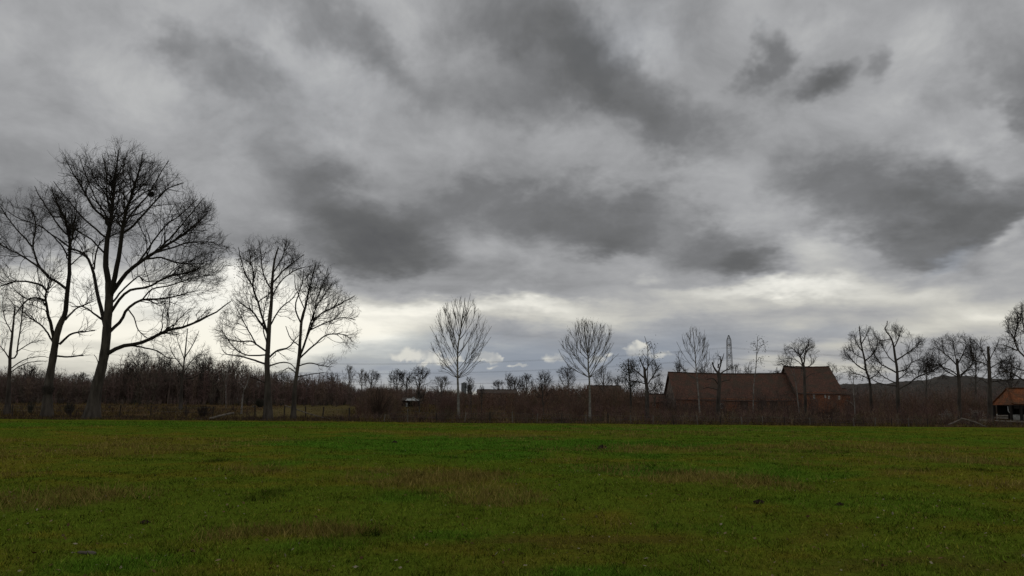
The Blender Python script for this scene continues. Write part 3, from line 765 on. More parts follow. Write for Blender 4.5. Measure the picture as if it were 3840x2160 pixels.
make_tree('oak_tree', 'bare oak right of the biggest one, straight trunk, clump of dead leaves in its top', 88.0,
    [(1007, 1554), (1004, 1471), (1004, 1419), (1002, 1367), (1004, 1316), (1010, 1212), (1017, 1135), (1020, 1057), (1028, 979), (1043, 928)],
    [([(1005, 1245), (971, 1202), (950, 1171), (914, 1145), (883, 1119)], 10, 3, .2), ([(1006, 1260), (971, 1140), (955, 1083), (955, 1031), (945, 979), (940, 930)], 10, 3, -.2),
     ([(1002, 1368), (945, 1347), (904, 1336), (852, 1326), (836, 1310)], 9, 3, -.3), ([(1003, 1320), (960, 1290), (945, 1280), (893, 1280), (831, 1264)], 8, 3, .3),
     ([(1003, 1330), (929, 1331), (878, 1300), (831, 1238)], 7, 3, -.1), ([(1004, 1345), (1038, 1316), (1079, 1305), (1100, 1280), (1116, 1259)], 9, 3, .3),
     ([(1010, 1230), (1048, 1160), (1090, 1124), (1116, 1093)], 7, 3, -.3), ([(1003, 1375), (1059, 1357), (1090, 1362), (1110, 1383)], 7, 3, .2),
     ([(1019, 1070), (1059, 1021), (1100, 985), (1142, 953)], 8, 3, .3), ([(1020, 1090), (985, 1030), (975, 960), (968, 905)], 7, 3, .4), ([(1022, 1030), (1060, 960), (1075, 900)], 6, 3, -.4),
     ([(960, 1290), (925, 1230), (900, 1180), (885, 1150)], 6, 3, .4), ([(1004, 1440), (970, 1425), (940, 1415)], 5, 3, -.3), ([(955, 1085), (920, 1030), (900, 970), (890, 930)], 6, 3, .2),
     ([(1018, 1120), (1050, 1060), (1100, 1020), (1150, 1000)], 6, 3, -.4), ([(1004, 1300), (985, 1230), (990, 1160), (1000, 1110)], 6, 3, .5)],
    [(872, 1000), (880, 925), (955, 885), (1070, 878), (1135, 905), (1178, 960), (1165, 1040), (1135, 1100), (1135, 1390), (960, 1430), (835, 1345), (805, 1250), (860, 1110)],
    seed=21, wpx=(25, 5), dens=1.2, root=.5, limb_mat='twig_dark',
    leaves=leaf_clumps(900, .075, 'dead_leaf', lambda p: (abs(p[:, 0] - pt(945, 1000, 88)[0]) < 1.6) & (abs(p[:, 2] - pt(945, 1000, 88)[2]) < 1.9), .3))

make_tree('oak_tree', 'bare oak leaning right beside the straight trunked one, long drooping right branches', 88.6,
    [(1100, 1556), (1105, 1471), (1110, 1419), (1121, 1341), (1126, 1264), (1131, 1202), (1142, 1160)],
    [([(1131, 1205), (1142, 1160), (1157, 1083), (1173, 1021), (1183, 979)], 10, 3, .1), ([(1130, 1215), (1110, 1160), (1121, 1109), (1136, 1057), (1140, 1010)], 7, 3, -.3),
     ([(1124, 1335), (1152, 1264), (1173, 1202), (1204, 1171), (1240, 1155), (1276, 1135), (1328, 1109)], 10, 3, -.2), ([(1150, 1260), (1183, 1160), (1214, 1109), (1250, 1057)], 7, 3, .3),
     ([(1123, 1345), (1173, 1300), (1214, 1264), (1266, 1254), (1297, 1264), (1318, 1285)], 8, 3, .25), ([(1120, 1372), (1162, 1362), (1204, 1372), (1240, 1378)], 6, 3, -.3),
     ([(1114, 1412), (1162, 1404), (1214, 1396)], 5, 3, .3), ([(1173, 1202), (1190, 1120), (1215, 1050), (1230, 1010)], 6, 3, -.4), ([(1160, 1240), (1220, 1210), (1280, 1190), (1330, 1200)], 6, 3, .4),
     ([(1112, 1400), (1085, 1380), (1060, 1390)], 5, 3, .3), ([(1142, 1160), (1110, 1080), (1105, 1030)], 5, 3, .4), ([(1124, 1300), (1090, 1270), (1070, 1220)], 5, 3, -.4)],
    [(1085, 1260), (1110, 1020), (1165, 960), (1250, 1000), (1295, 1060), (1300, 1090), (1352, 1100), (1368, 1230), (1330, 1310), (1270, 1395), (1130, 1425), (1060, 1400)],
    seed=33, wpx=(17, 8), dens=1.3, root=.4, limb_mat='twig_dark')

make_tree('oak_tree', 'thin bare tree in front of the wood right of the biggest oak', 118.0,
    [(677, 1545), (680, 1470), (687, 1393), (694, 1330), (704, 1232)],
    [([(686, 1400), (720, 1350), (760, 1320)], 5, 2), ([(688, 1380), (650, 1330), (635, 1290)], 5, 2), ([(694, 1340), (730, 1280), (745, 1240)], 5, 2), ([(692, 1350), (670, 1290), (660, 1250)], 4, 2), ([(684, 1420), (730, 1410), (790, 1370)], 4, 2)],
    [(610, 1300), (645, 1240), (720, 1222), (795, 1280), (808, 1370), (720, 1430), (620, 1410)], seed=41, wpx=(10, 3), dens=1.1, thick=1.0, joined=True)

# ---- the slender pale-stemmed trees in the middle
make_tree('ash_tree', 'tallest pale stemmed young tree with upright fan crown, just left of centre', 91.5,
    [(1721, 1532), (1718, 1468), (1716, 1414), (1716, 1350), (1718, 1297), (1727, 1240), (1733, 1200), (1740, 1150), (1744, 1116)],
    fan([(1721, 1532), (1718, 1468), (1716, 1414), (1716, 1350), (1718, 1297), (1727, 1240), (1733, 1200), (1740, 1150), (1744, 1116)],
        [(1618, 1215), (1622, 1290), (1640, 1180), (1655, 1165), (1668, 1145), (1682, 1135), (1697, 1125), (1712, 1122), (1728, 1118), (1758, 1116), (1772, 1122), (1786, 1150), (1800, 1185), (1815, 1215), (1838, 1225), (1832, 1255), (1818, 1300),
         (1800, 1350), (1640, 1350), (1660, 1230), (1690, 1190), (1780, 1230), (1760, 1180), (1630, 1250), (1655, 1385), (1780, 1385), (1705, 1160), (1675, 1200), (1795, 1270), (1700, 1240), (1745, 1200), (1685, 1260), (1755, 1250), (1765, 1300), (1670, 1310), (1735, 1160)], 1418, 1235, 2.5, 5),
    [(1610, 1300), (1612, 1200), (1645, 1155), (1695, 1118), (1780, 1112), (1812, 1170), (1845, 1215), (1838, 1290), (1800, 1390), (1730, 1425), (1650, 1400)],
    style='ash', seed=51, wpx=(9.5, 2), bark='bark_pale', twig='twig_ash', root=.3, dens=.62, limb_mat='twig_ash', group='slender pale stemmed trees')
make_tree('ash_tree', 'tall pale stemmed young tree with rounded broom crown, right of centre', 89.5,
    [(2212, 1566), (2212, 1500), (2210, 1419), (2207, 1390), (2205, 1328), (2196, 1270), (2190, 1220)],
    fan([(2212, 1566), (2212, 1500), (2210, 1419), (2207, 1390), (2205, 1328), (2196, 1270), (2190, 1220)],
        [(2090, 1310), (2105, 1285), (2122, 1255), (2138, 1230), (2150, 1215), (2163, 1205), (2178, 1202), (2210, 1205), (2228, 1208), (2243, 1212), (2258, 1212), (2272, 1218), (2286, 1225), (2297, 1245), (2300, 1280), (2302, 1320), (2125, 1330), (2290, 1345),
         (2160, 1245), (2190, 1235), (2235, 1245), (2265, 1260), (2110, 1350), (2145, 1290), (2280, 1300), (2180, 1280), (2220, 1270), (2240, 1300), (2165, 1320), (2205, 1230)], 1416, 1330, 2.7, 6),
    [(2078, 1320), (2120, 1235), (2160, 1195), (2225, 1198), (2290, 1205), (2308, 1260), (2308, 1345), (2225, 1425), (2150, 1405)],
    style='ash', seed=57, wpx=(9.5, 2.2), bark='bark_pale', twig='twig_ash', root=.3, dens=.75, limb_mat='twig_ash', group='slender pale stemmed trees')
make_tree('ash_tree', 'pale stemmed thin tree standing before the left part of the long barn roof', 104.0,
    [(2626, 1540), (2618, 1470), (2614, 1420), (2610, 1374), (2605, 1300), (2597, 1229)],
    fan([(2626, 1540), (2618, 1470), (2614, 1420), (2610, 1374), (2605, 1300), (2597, 1229)],
        [(2535, 1340), (2550, 1290), (2558, 1262), (2572, 1245), (2585, 1232), (2615, 1238), (2628, 1245), (2645, 1262), (2658, 1285), (2662, 1320), (2660, 1360), (2540, 1375), (2575, 1290), (2640, 1310), (2590, 1270), (2625, 1280)], 1425, 1310, 2.0, 7),
    [(2525, 1350), (2548, 1260), (2595, 1220), (2640, 1240), (2668, 1290), (2665, 1375), (2610, 1420), (2530, 1390)],
    style='ash', seed=61, wpx=(6.5, 1.8), bark='bark_birch', twig='twig_ash', root=.2, dens=.8, limb_mat='twig_ash', group='slender pale stemmed trees')

# ---- round the barn
make_tree('birch_tree', 'thin pale birch with a few hanging leaves rising above the long barn roof', 108.0,
    [(2822, 1535), (2826, 1470), (2829, 1426), (2835, 1374), (2839, 1310), (2841, 1261)],
    [([(2838, 1330), (2850, 1300), (2865, 1290), (2870, 1320)], 2.5, 1.2, .2), ([(2839, 1315), (2828, 1290), (2824, 1300)], 2.2, 1.2, -.2), ([(2836, 1360), (2850, 1340), (2856, 1370)], 2.2, 1.2, 0), ([(2840, 1280), (2855, 1268), (2865, 1285)], 2, 1.1, .3)],
    [(2815, 1400), (2820, 1290), (2840, 1255), (2868, 1275), (2876, 1345), (2862, 1400)], style='ash', seed=67, wpx=(5.5, 1.6), bark='bark_birch', twig='twig_dark', dens=.9, root=.2, levels=2,
    leaves=leaf_clumps(150, .085, 'ivy_leaf', None, .6))
make_tree('birch_tree', 'thin birch with drooping leafy twigs beside the dark pollard left of the barn', 103.0,
    [(2423, 1535), (2426, 1470), (2429, 1374), (2429, 1316), (2424, 1285), (2417, 1261)],
    [([(2428, 1320), (2445, 1300), (2452, 1320), (2455, 1350)], 2.5, 1.2, .2), ([(2428, 1350), (2412, 1330), (2408, 1350)], 2.5, 1.2, -.2), ([(2424, 1290), (2438, 1280), (2446, 1300)], 2.2, 1.2, .2), ([(2429, 1375), (2450, 1350), (2462, 1380)], 2.5, 1.2, -.2)],
    [(2400, 1400), (2405, 1300), (2415, 1255), (2445, 1275), (2470, 1350), (2465, 1410)], style='ash', seed=71, wpx=(5.5, 1.6), bark='bark_grey', twig='twig_dark', dens=1.2, root=.2, levels=2,
    leaves=leaf_clumps(260, .085, 'ivy_leaf', None, .8))
make_tree('pollard_tree', 'dark heavy pollard oak immediately left of the barn gable', 106.0,
    [(2427, 1535), (2425, 1458), (2419, 1416), (2416, 1377)],
    [([(2420, 1420), (2395, 1400), (2370, 1380), (2362, 1355)], 7, 2.5, .2), ([(2417, 1385), (2405, 1360), (2398, 1340)], 7, 3, -.2), ([(2418, 1395), (2430, 1375), (2432, 1365)], 7, 4, .1), ([(2424, 1450), (2450, 1410), (2465, 1380), (2478, 1365)], 6, 2.5, -.3),
     ([(2426, 1475), (2455, 1455), (2480, 1430)], 5, 2, .3), ([(2422, 1440), (2385, 1430), (2350, 1425)], 5, 2, -.2)],
    [(2325, 1425), (2345, 1350), (2395, 1332), (2450, 1345), (2490, 1385), (2495, 1450), (2440, 1490), (2345, 1470)], seed=73, wpx=(17, 9), dens=1.9, thick=1.1, root=.4, group='pollarded trees')
make_tree('ivy_tree', 'dense dark tree hung with small leaves left of the dark pollard', 112.0,
    [(2366, 1535), (2364, 1450), (2358, 1390), (2356, 1345)],
    [([(2363, 1440), (2345, 1420), (2332, 1415)], 4, 2), ([(2360, 1400), (2375, 1370), (2385, 1360)], 4, 2), ([(2359, 1395), (2345, 1375), (2340, 1360)], 4, 2), ([(2364, 1450), (2385, 1430), (2395, 1425)], 4, 2)],
    [(2318, 1440), (2335, 1365), (2358, 1332), (2385, 1345), (2400, 1420), (2390, 1470), (2330, 1470)], seed=75, wpx=(8, 3), dens=1.0, thick=1.1, joined=True, leaves=leaf_clumps(1700, .10, 'ivy_leaf', None, .5))
make_tree('pollard_tree', 'dead looking pollard with stubby limbs in front of the middle of the barn roof', 101.0,
    [(2692, 1530), (2693, 1505), (2697, 1447), (2696, 1410), (2692, 1392)],
    [([(2692, 1400), (2676, 1375), (2670, 1357)], 9, 5, .1), ([(2694, 1398), (2704, 1362), (2702, 1340), (2690, 1334)], 8, 2.5, -.1), ([(2704, 1362), (2712, 1340), (2716, 1325)], 5, 2, .2), ([(2696, 1405), (2725, 1386), (2745, 1382)], 7, 2.5, .2), ([(2693, 1380), (2695, 1365)], 7, 6, 0),
     ([(2692, 1440), (2675, 1420), (2652, 1423), (2642, 1420)], 6, 2.5, -.2), ([(2690, 1460), (2655, 1452), (2635, 1457)], 6, 2.5, .2), ([(2698, 1435), (2720, 1427), (2737, 1425)], 6, 4, -.2)],
    [(2630, 1430), (2660, 1345), (2690, 1312), (2735, 1320), (2755, 1380), (2745, 1440), (2640, 1465)], seed=79, wpx=(17, 13), dens=.55, thick=1.0, root=.4, stump=True, group='pollarded trees')
make_tree('pollard_tree', 'pollard with two thick stubs and fine spray above the taller barn ridge', 104.0,
    [(3021, 1530), (3019, 1496), (3016, 1403), (3012, 1365)],
    [([(3012, 1372), (2999, 1333), (2990, 1315)], 8, 5, .1), ([(3013, 1372), (3020, 1322), (3022, 1304), (3031, 1296), (3030, 1270)], 7, 2, -.1), ([(3012, 1375), (2985, 1350), (2950, 1345)], 4, 1.8, .2), ([(3013, 1380), (2965, 1378), (2920, 1360)], 4, 1.6, -.2),
     ([(3014, 1380), (3045, 1368), (3060, 1345)], 4, 1.6, .2), ([(2999, 1340), (2975, 1310), (2960, 1300)], 3.5, 1.6, .3), ([(3021, 1315), (3045, 1300), (3055, 1295)], 3, 1.5, .2), ([(3017, 1420), (3045, 1402), (3075, 1395)], 4, 1.8, .3)],
    [(2900, 1370), (2925, 1305), (2985, 1268), (3040, 1266), (3075, 1310), (3068, 1380), (3012, 1400), (2930, 1388)], seed=83, wpx=(13, 9), dens=1.9, thick=1.0, root=.3, group='pollarded trees')
make_tree('birch_tree', 'slim pale birch stem in front of the joint between the two barn roofs', 106.0,
    [(2998, 1525), (2990, 1480), (2984, 1430), (2978, 1402), (2976, 1360)], [([(2982, 1425), (2968, 1390), (2962, 1370)], 2, 1, .2), ([(2986, 1445), (3002, 1410), (3005, 1380)], 2, 1, -.2), ([(2990, 1470), (2962, 1440)], 2, 1, .1)],
    [(2945, 1460), (2955, 1360), (2980, 1340), (3010, 1360), (3012, 1450)], style='ash', seed=87, wpx=(5, 1.5), bark='bark_birch', twig='twig_grey', dens=.8, root=.2, levels=2)
make_tree('birch_tree', 'slim pale birch stem right of the taller barn, before the dark oaks', 100.0,
    [(3206, 1590), (3206, 1530), (3202, 1480), (3200, 1430), (3198, 1380)], [([(3201, 1450), (3188, 1420), (3184, 1395)], 2, 1, .2), ([(3203, 1490), (3222, 1455)], 2, 1, -.2), ([(3205, 1525), (3186, 1505), (3170, 1500)], 2.2, 1, .1)],
    [(3165, 1500), (3180, 1390), (3200, 1360), (3220, 1400), (3230, 1480), (3210, 1530)], style='ash', seed=89, wpx=(5, 1.5), bark='bark_birch', twig='twig_grey', dens=.8, root=.2, levels=2)

# ---- oaks on the right
make_tree('oak_tree', 'bare oak right of the barn, left of the taller dark oak', 105.0,
    [(3268, 1540), (3262, 1441), (3248, 1389), (3241, 1341), (3231, 1293), (3226, 1250), (3224, 1224)],
    [([(3243, 1355), (3275, 1325), (3290, 1290), (3282, 1250)], 6, 2, -.2), ([(3236, 1320), (3215, 1290), (3205, 1260)], 5, 2, .2), ([(3248, 1390), (3215, 1370), (3185, 1340), (3170, 1320)], 6, 2, .2), ([(3230, 1290), (3250, 1255), (3258, 1228)], 5, 2, .3),
     ([(3256, 1420), (3225, 1405), (3190, 1400)], 5, 2, -.3), ([(3258, 1425), (3290, 1400), (3310, 1370)], 5, 2, .2), ([(3242, 1345), (3205, 1325), (3190, 1290)], 4, 2, -.2)],
    [(3150, 1390), (3155, 1310), (3195, 1245), (3225, 1210), (3262, 1225), (3300, 1270), (3320, 1360), (3290, 1440), (3180, 1440)], seed=91, wpx=(12, 3.5), dens=1.9, thick=1.05, root=.3,
    leaves=leaf_clumps(160, .10, 'ivy_leaf', lambda p: p[:, 2] < pt(3230, 1380, 105)[2], .4))
make_tree('oak_tree', 'tall dark bare oak with leaning top, middle of the right hand tree group', 102.0,
    [(3370, 1545), (3368, 1500), (3366, 1448), (3366, 1396), (3359, 1344), (3352, 1292), (3338, 1258), (3320, 1236), (3328, 1218), (3329, 1203)],
    [([(3364, 1350), (3380, 1338), (3407, 1320), (3448, 1292)], 7, 2, -.2), ([(3366, 1400), (3330, 1380), (3300, 1360), (3265, 1300), (3255, 1255)], 7, 2, .2), ([(3366, 1448), (3320, 1442), (3280, 1430), (3250, 1400)], 6, 2, -.2),
     ([(3370, 1460), (3400, 1440), (3430, 1415), (3480, 1395), (3530, 1365), (3560, 1340)], 7, 2, -.1), ([(3355, 1300), (3370, 1270), (3380, 1230)], 5, 2, .3), ([(3367, 1395), (3400, 1385), (3420, 1360), (3450, 1345)], 6, 2, .3),
     ([(3366, 1425), (3395, 1400), (3405, 1390)], 5, 2, -.3), ([(3362, 1365), (3335, 1340), (3310, 1300), (3300, 1270)], 5, 2, -.3), ([(3345, 1272), (3320, 1275), (3300, 1280)], 4, 2, .3), ([(3366, 1440), (3310, 1410), (3270, 1370)], 5, 2, .4)],
    [(3235, 1400), (3250, 1300), (3285, 1250), (3325, 1200), (3375, 1215), (3410, 1245), (3460, 1280), (3480, 1340), (3570, 1335), (3540, 1400), (3440, 1440), (3300, 1455)], seed=93, wpx=(16, 3), dens=1.9, thick=1.05, root=.5)
make_tree('pollard_tree', 'pollard with a sawn off stub top and wide arching shoots, left of the broken trunk', 98.0,
    [(3600, 1588), (3598, 1500), (3597, 1423), (3592, 1380), (3590, 1345)],
    [([(3592, 1375), (3566, 1345), (3541, 1323), (3538, 1292), (3532, 1265)], 6, 2, .2), ([(3595, 1410), (3560, 1385), (3525, 1370), (3495, 1345)], 6, 2, -.2), ([(3597, 1420), (3625, 1390), (3655, 1385)], 6, 2, .2), ([(3592, 1365), (3610, 1330), (3622, 1290), (3612, 1262)], 5, 2, -.2),
     ([(3596, 1415), (3550, 1395), (3525, 1372), (3490, 1385), (3470, 1400)], 5, 2, .3), ([(3541, 1325), (3515, 1300), (3505, 1275)], 4, 2, .3), ([(3591, 1370), (3580, 1320), (3570, 1270)], 4.5, 2, .3), ([(3597, 1410), (3640, 1370), (3650, 1330), (3645, 1290)], 5, 2, -.3)],
    [(3460, 1400), (3475, 1310), (3505, 1262), (3575, 1245), (3630, 1258), (3665, 1290), (3670, 1400), (3600, 1435), (3500, 1430)], seed=95, wpx=(14, 9), dens=1.9, thick=1.0, root=.4, stump=True, group='pollarded trees')
make_tree('broken_tree', 'tall broken off trunk standing like a pole near the orange roofed shed', 96.0,
    [(3713, 1592), (3711, 1520), (3709, 1430), (3706, 1360), (3704, 1299)],
    [([(3706, 1370), (3680, 1360), (3655, 1352), (3625, 1335), (3598, 1320)], 5, 2, .2), ([(3707, 1385), (3730, 1370), (3755, 1358), (3780, 1350)], 5, 2, -.2), ([(3709, 1432), (3750, 1428), (3812, 1422)], 6, 3, .2), ([(3709, 1425), (3735, 1408), (3760, 1400)], 4, 2, .2),
     ([(3706, 1360), (3725, 1320), (3740, 1290), (3745, 1270)], 4, 2, .3), ([(3655, 1352), (3645, 1310), (3640, 1275)], 4, 2, -.3), ([(3709, 1440), (3670, 1415), (3640, 1405)], 4, 2, -.2), ([(3706, 1365), (3685, 1320), (3675, 1285), (3680, 1265)], 4, 2, .4)],
    [(3590, 1330), (3615, 1268), (3680, 1255), (3755, 1262), (3795, 1330), (3820, 1415), (3770, 1440), (3640, 1430)], seed=97, wpx=(19, 8.5), dens=1.9, thick=1.0, root=.3, stump=True)
make_tree('oak_tree', 'big bare oak cut off by the right edge of the view', 94.0,
    [(3905, 1600), (3898, 1500), (3888, 1420), (3880, 1360), (3875, 1280), (3880, 1180)],
    [([(3884, 1400), (3850, 1350), (3815, 1315), (3800, 1270), (3812, 1215), (3818, 1185)], 9, 2.5, .1), ([(3890, 1440), (3840, 1425), (3790, 1395), (3735, 1390)], 8, 2.5, -.2), ([(3878, 1330), (3850, 1260), (3835, 1200), (3828, 1140)], 8, 2, .2),
     ([(3815, 1315), (3780, 1300), (3745, 1290)], 6, 2, -.2), ([(3888, 1420), (3930, 1350), (3960, 1280)], 8, 2, .1), ([(3880, 1380), (3840, 1390), (3800, 1375), (3770, 1340)], 6, 2, .3), ([(3812, 1280), (3785, 1240), (3770, 1200)], 5, 2, .3)],
    [(3735, 1330), (3745, 1250), (3785, 1185), (3822, 1135), (3900, 1110), (3990, 1160), (4010, 1400), (3900, 1450), (3760, 1440)], seed=99, wpx=(26, 8), dens=1.9, root=.4)

# ---- farther trees, each its own outline
FAR = [  # name, label, depth, x, base y, top y, half width px, seed
    ('oak_tree', 'round crowned far oak, leftmost of three in a row left of the pale central tree', 205, 1488, 1510, 1386, 36, 1),
    ('oak_tree', 'round crowned far oak, middle of three in a row left of the pale central tree', 208, 1523, 1510, 1388, 30, 2),
    ('oak_tree', 'largest far oak, rightmost of three in a row left of the pale central tree', 180, 1573, 1515, 1373, 42, 3),
    ('oak_tree', 'far round bare tree above the dark thicket at the right end of the left wood', 200, 1392, 1510, 1388, 36, 4),
    ('ash_tree', 'far thin pale grey tree at the end of the left wood', 190, 1357, 1510, 1386, 26, 5),
    ('oak_tree', 'low far tree with yellowish twigs left of the pale central trunk', 190, 1655, 1510, 1412, 48, 6),
    ('oak_tree', 'small far tree in front of the distant tower blocks', 230, 1758, 1510, 1412, 20, 7),
    ('oak_tree', 'far thin tree between the central trees with sparse top', 185, 1905, 1510, 1396, 24, 8),
    ('oak_tree', 'dark round far tree over the long low brick building', 215, 1930, 1510, 1412, 36, 9),
    ('oak_tree', 'dark round far tree right of the long low brick building', 210, 1975, 1510, 1402, 36, 10),
    ('oak_tree', 'taller dark far tree halfway between the two pale central trees', 180, 2043, 1515, 1386, 34, 11),
    ('oak_tree', 'small far tree left end of the distant clump over the brick building', 235, 1868, 1508, 1426, 24, 12),
    ('pollard_tree', 'far pollard with a black stub left of the second pale tree', 165, 2130, 1520, 1364, 38, 13),
    ('oak_tree', 'far bare tree directly right of the second pale trunk', 170, 2262, 1520, 1376, 36, 14),
    ('oak_tree', 'low far tree between the second pale tree and the leafy dark one', 185, 2310, 1520, 1410, 28, 15),
    ('oak_tree', 'small dark bush like tree right against the barn gable', 125, 2458, 1525, 1424, 32, 16),
    ('oak_tree', 'far tree peeping over the left end of the barn ridge', 215, 2550, 1500, 1360, 34, 17),
    ('oak_tree', 'far tree over the barn ridge behind the thin pale tree', 220, 2640, 1500, 1358, 36, 18),
    ('oak_tree', 'far tree over the barn ridge at the foot of the pylon', 225, 2758, 1500, 1360, 28, 19),
    ('oak_tree', 'far broom shaped tree over the barn ridge right of the pylon', 215, 2808, 1500, 1350, 32, 20),
    ('oak_tree', 'far low tree over the barn ridge left of the taller roof', 225, 2918, 1500, 1376, 36, 21),
    ('oak_tree', 'faint far tree right of the taller barn roof', 200, 3120, 1500, 1362, 34, 22),
    ('oak_tree', 'far twiggy tree between the dark oak and the sawn pollard', 190, 3475, 1530, 1330, 42, 23),
    ('oak_tree', 'far tree behind the broken trunk', 180, 3660, 1540, 1290, 48, 24),
    ('oak_tree', 'far tree under the crown at the right edge', 175, 3790, 1540, 1330, 50, 25),
    ('ash_tree', 'twiggy tree topping the left wood at its right end', 150, 1310, 1510, 1374, 30, 26),
    ('oak_tree', 'bare tree showing over the wood right of the leaning oak', 155, 1240, 1510, 1395, 40, 27),
    ('oak_tree', 'small dark leaning tree standing alone in the rough meadow', 112, 1572, 1545, 1468, 26, 28),
    ('oak_tree', 'small dark trunked tree in the scrub left of the second pale tree', 104, 2036, 1556, 1430, 30, 29),
    ('oak_tree', 'slim dark sapling in the scrub right of the central pale trunk', 110, 1766, 1540, 1400, 18, 30),
    ('oak_tree', 'slim dark sapling between the central trees in the brown meadow', 112, 1806, 1548, 1440, 16, 31),
    ('oak_tree', 'tall bare tree topping the wood left of the thin front tree', 140, 520, 1510, 1300, 48, 32),
    ('oak_tree', 'bare tree topping the wood at the thin front tree', 145, 610, 1510, 1322, 48, 33),
    ('oak_tree', 'bare tree topping the wood behind the low branch of the biggest oak', 140, 760, 1510, 1320, 52, 34),
    ('oak_tree', 'bare tree topping the wood just left of the straight trunked oak', 145, 880, 1510, 1335, 50, 35),
    ('oak_tree', 'low bare tree on the wood between the straight and the leaning oak', 150, 1055, 1510, 1390, 44, 36),
    ('oak_tree', 'bare tree topping the wood left of the second big oak', 140, 110, 1510, 1362, 50, 37),
    ('oak_tree', 'low bare tree in the gap between the two biggest oaks', 165, 300, 1505, 1398, 40, 38),
]
for (nm, lb, D, x, yb, yt, hw, sd) in FAR:
    g = np.random.default_rng(500 + sd)
    ym = yb + (yt - yb) * g.uniform(.42, .52); xx = x + g.normal(0, hw * .06)
    pol = sd == 13
    out = []
    for a in np.linspace(0, 2 * math.pi, 14, endpoint=False):
        rx = hw * 1.15 * g.uniform(.9, 1.2); cy = (yt + yb * .62 + ym * .38) / 2 if False else (yt + (yt + (yb - yt) * .66)) / 2
        ry = (yb - yt) * .36 * g.uniform(.92, 1.1)
        out.append((x + rx * math.cos(a), cy - ry * math.sin(a)))
    ash = nm == 'ash_tree'
    make_tree(nm, lb, D, [(xx, yb), (xx + g.normal(0, 1.5), (yb + ym) / 2), (x, ym), (x + g.normal(0, hw * .1), yt + (yb - yt) * .12)], [], out, style='far', group='far bare trees', seed=600 + sd,
        bark='bark_grey' if not ash else 'bark_birch', twig='twig_ash' if ash or sd == 6 else 'twig_dark', auto=int(14 + hw * .25), auto_t=(.30, .97), auto_a=52 if not ash else 34, auto_L=(hw * 1.2 * D / FPX, hw * 2.0 * D / FPX), auto_up=.06, auto_wob=.13,
        wpx=(max(hw * .17, 3.0), 1.6), dens=1.0 if D > 160 else 1.1, thick=1.0 * max(D / 150, .9), root=.3, joined=True, levels=3)

# ---- pale snag and the nest
make_tree('dead_snag', 'pale broken snag leaning in the wood left of the straight trunked oak', 108.0,
    [(905, 1545), (909, 1500), (914, 1468), (926, 1440), (934, 1410), (938, 1385)], [([(917, 1460), (908, 1445), (905, 1440)], 3, 1.5), ([(926, 1440), (931, 1455)], 3, 1.5)],
    [(890, 1480), (895, 1380), (945, 1375), (950, 1480)], style='ash', seed=120, wpx=(7, 2.5), bark='bark_birch', twig='twig_grey', dens=.5, root=.2, levels=1, stump=True)
for k, (x, y0, y1, D, lb) in enumerate([(1150, 1500, 1425, 138, 'bright white birch stem in the wood right of the leaning oak'), (1184, 1500, 1440, 140, 'second white birch stem in the wood, right of the brighter one'),
                                   (848, 1545, 1395, 122, 'pale thin birch stem in the wood between the thin tree and the snag'), (1138, 1502, 1430, 150, 'faint thin birch stem left of the bright white one')]):
    make_tree('birch_tree', lb, float(D), [(x - 2, y0 + 6), (x, (y0 + y1) / 2), (x + 2, y1)], [([(x + 1, y1 + 25), (x + 9, y1), (x + 12, y1 - 20)], 1.6, 1), ([(x, y1 + 35), (x - 8, y1 + 8)], 1.6, 1)],
        [(x - 24, y1 + 40), (x - 15, y1 - 30), (x + 18, y1 - 30), (x + 25, y1 + 30)], style='ash', seed=130 + k, wpx=(3.2, 1.8), bark='bark_pale' if k < 2 else 'bark_birch', twig='twig_grey', dens=.8, root=.1, levels=2, joined=True, group='birch stems in the wood')

def stick_ball(centre, r, n, seed, squash=.7):
    g = np.random.default_rng(seed)
    c = norm(g.normal(0, 1, (n, 3))) * (r * g.random((n, 1)) ** .4) * np.array([1, 1, squash]); d = norm(np.cross(c + .01, g.normal(0, 1, (n, 3))) + g.normal(0, .3, (n, 3)))
    L = r * g.uniform(.5, 1.1, (n, 1)); P = np.stack([c - d * L / 2, c, c + d * L / 2], 1)
    return tubes(P, np.full((n, 3), .016), 3)
v, q = stick_ball(nest_p, .42, 220, 4)
nest = mesh_np('bird_nest', v, q, None, MATS['twig_dark']); nest.location = nest_p
tag(nest, 'dark ball of sticks, a bird nest high in the biggest oak', 'nest')
v, q = stick_ball(None, .62, 260, 9, .95)
burr_p = pt(181, 1462, 88.6)
burr = mesh_np('burr', v, q, None, MATS['bark_oak'], TREES[1]); burr.location = burr_p - np.array(TREES[1].location)
burr['label'] = 'dark twiggy burr low on the trunk'
print('trees', round(time.time() - T0, 1), sum(len(o.data.polygons) for o in bpy.data.objects if o.type == 'MESH'))

# ------------------------------------------------------------------ scrub, thicket and wood: thin twigs by the thousand
def ht(px, py, depth):
    """height above the local ground of something whose top shows at photo row py"""
    p = pt(px, py, depth); return p[2] - gz(p[0], depth)

def profile(keys):
    k = np.array(keys, float); return lambda x: np.interp(x, k[:, 0], k[:, 1])

def slivers(S, D, L, W, g):
    """one thin tapering twig per triangle"""
    side = norm(np.cross(D, g.normal(0, 1, D.shape))) * (W / 2)[:, None]
    return np.stack([S + side, S - side, S + D * L[:, None]], 1).reshape(-1, 3)

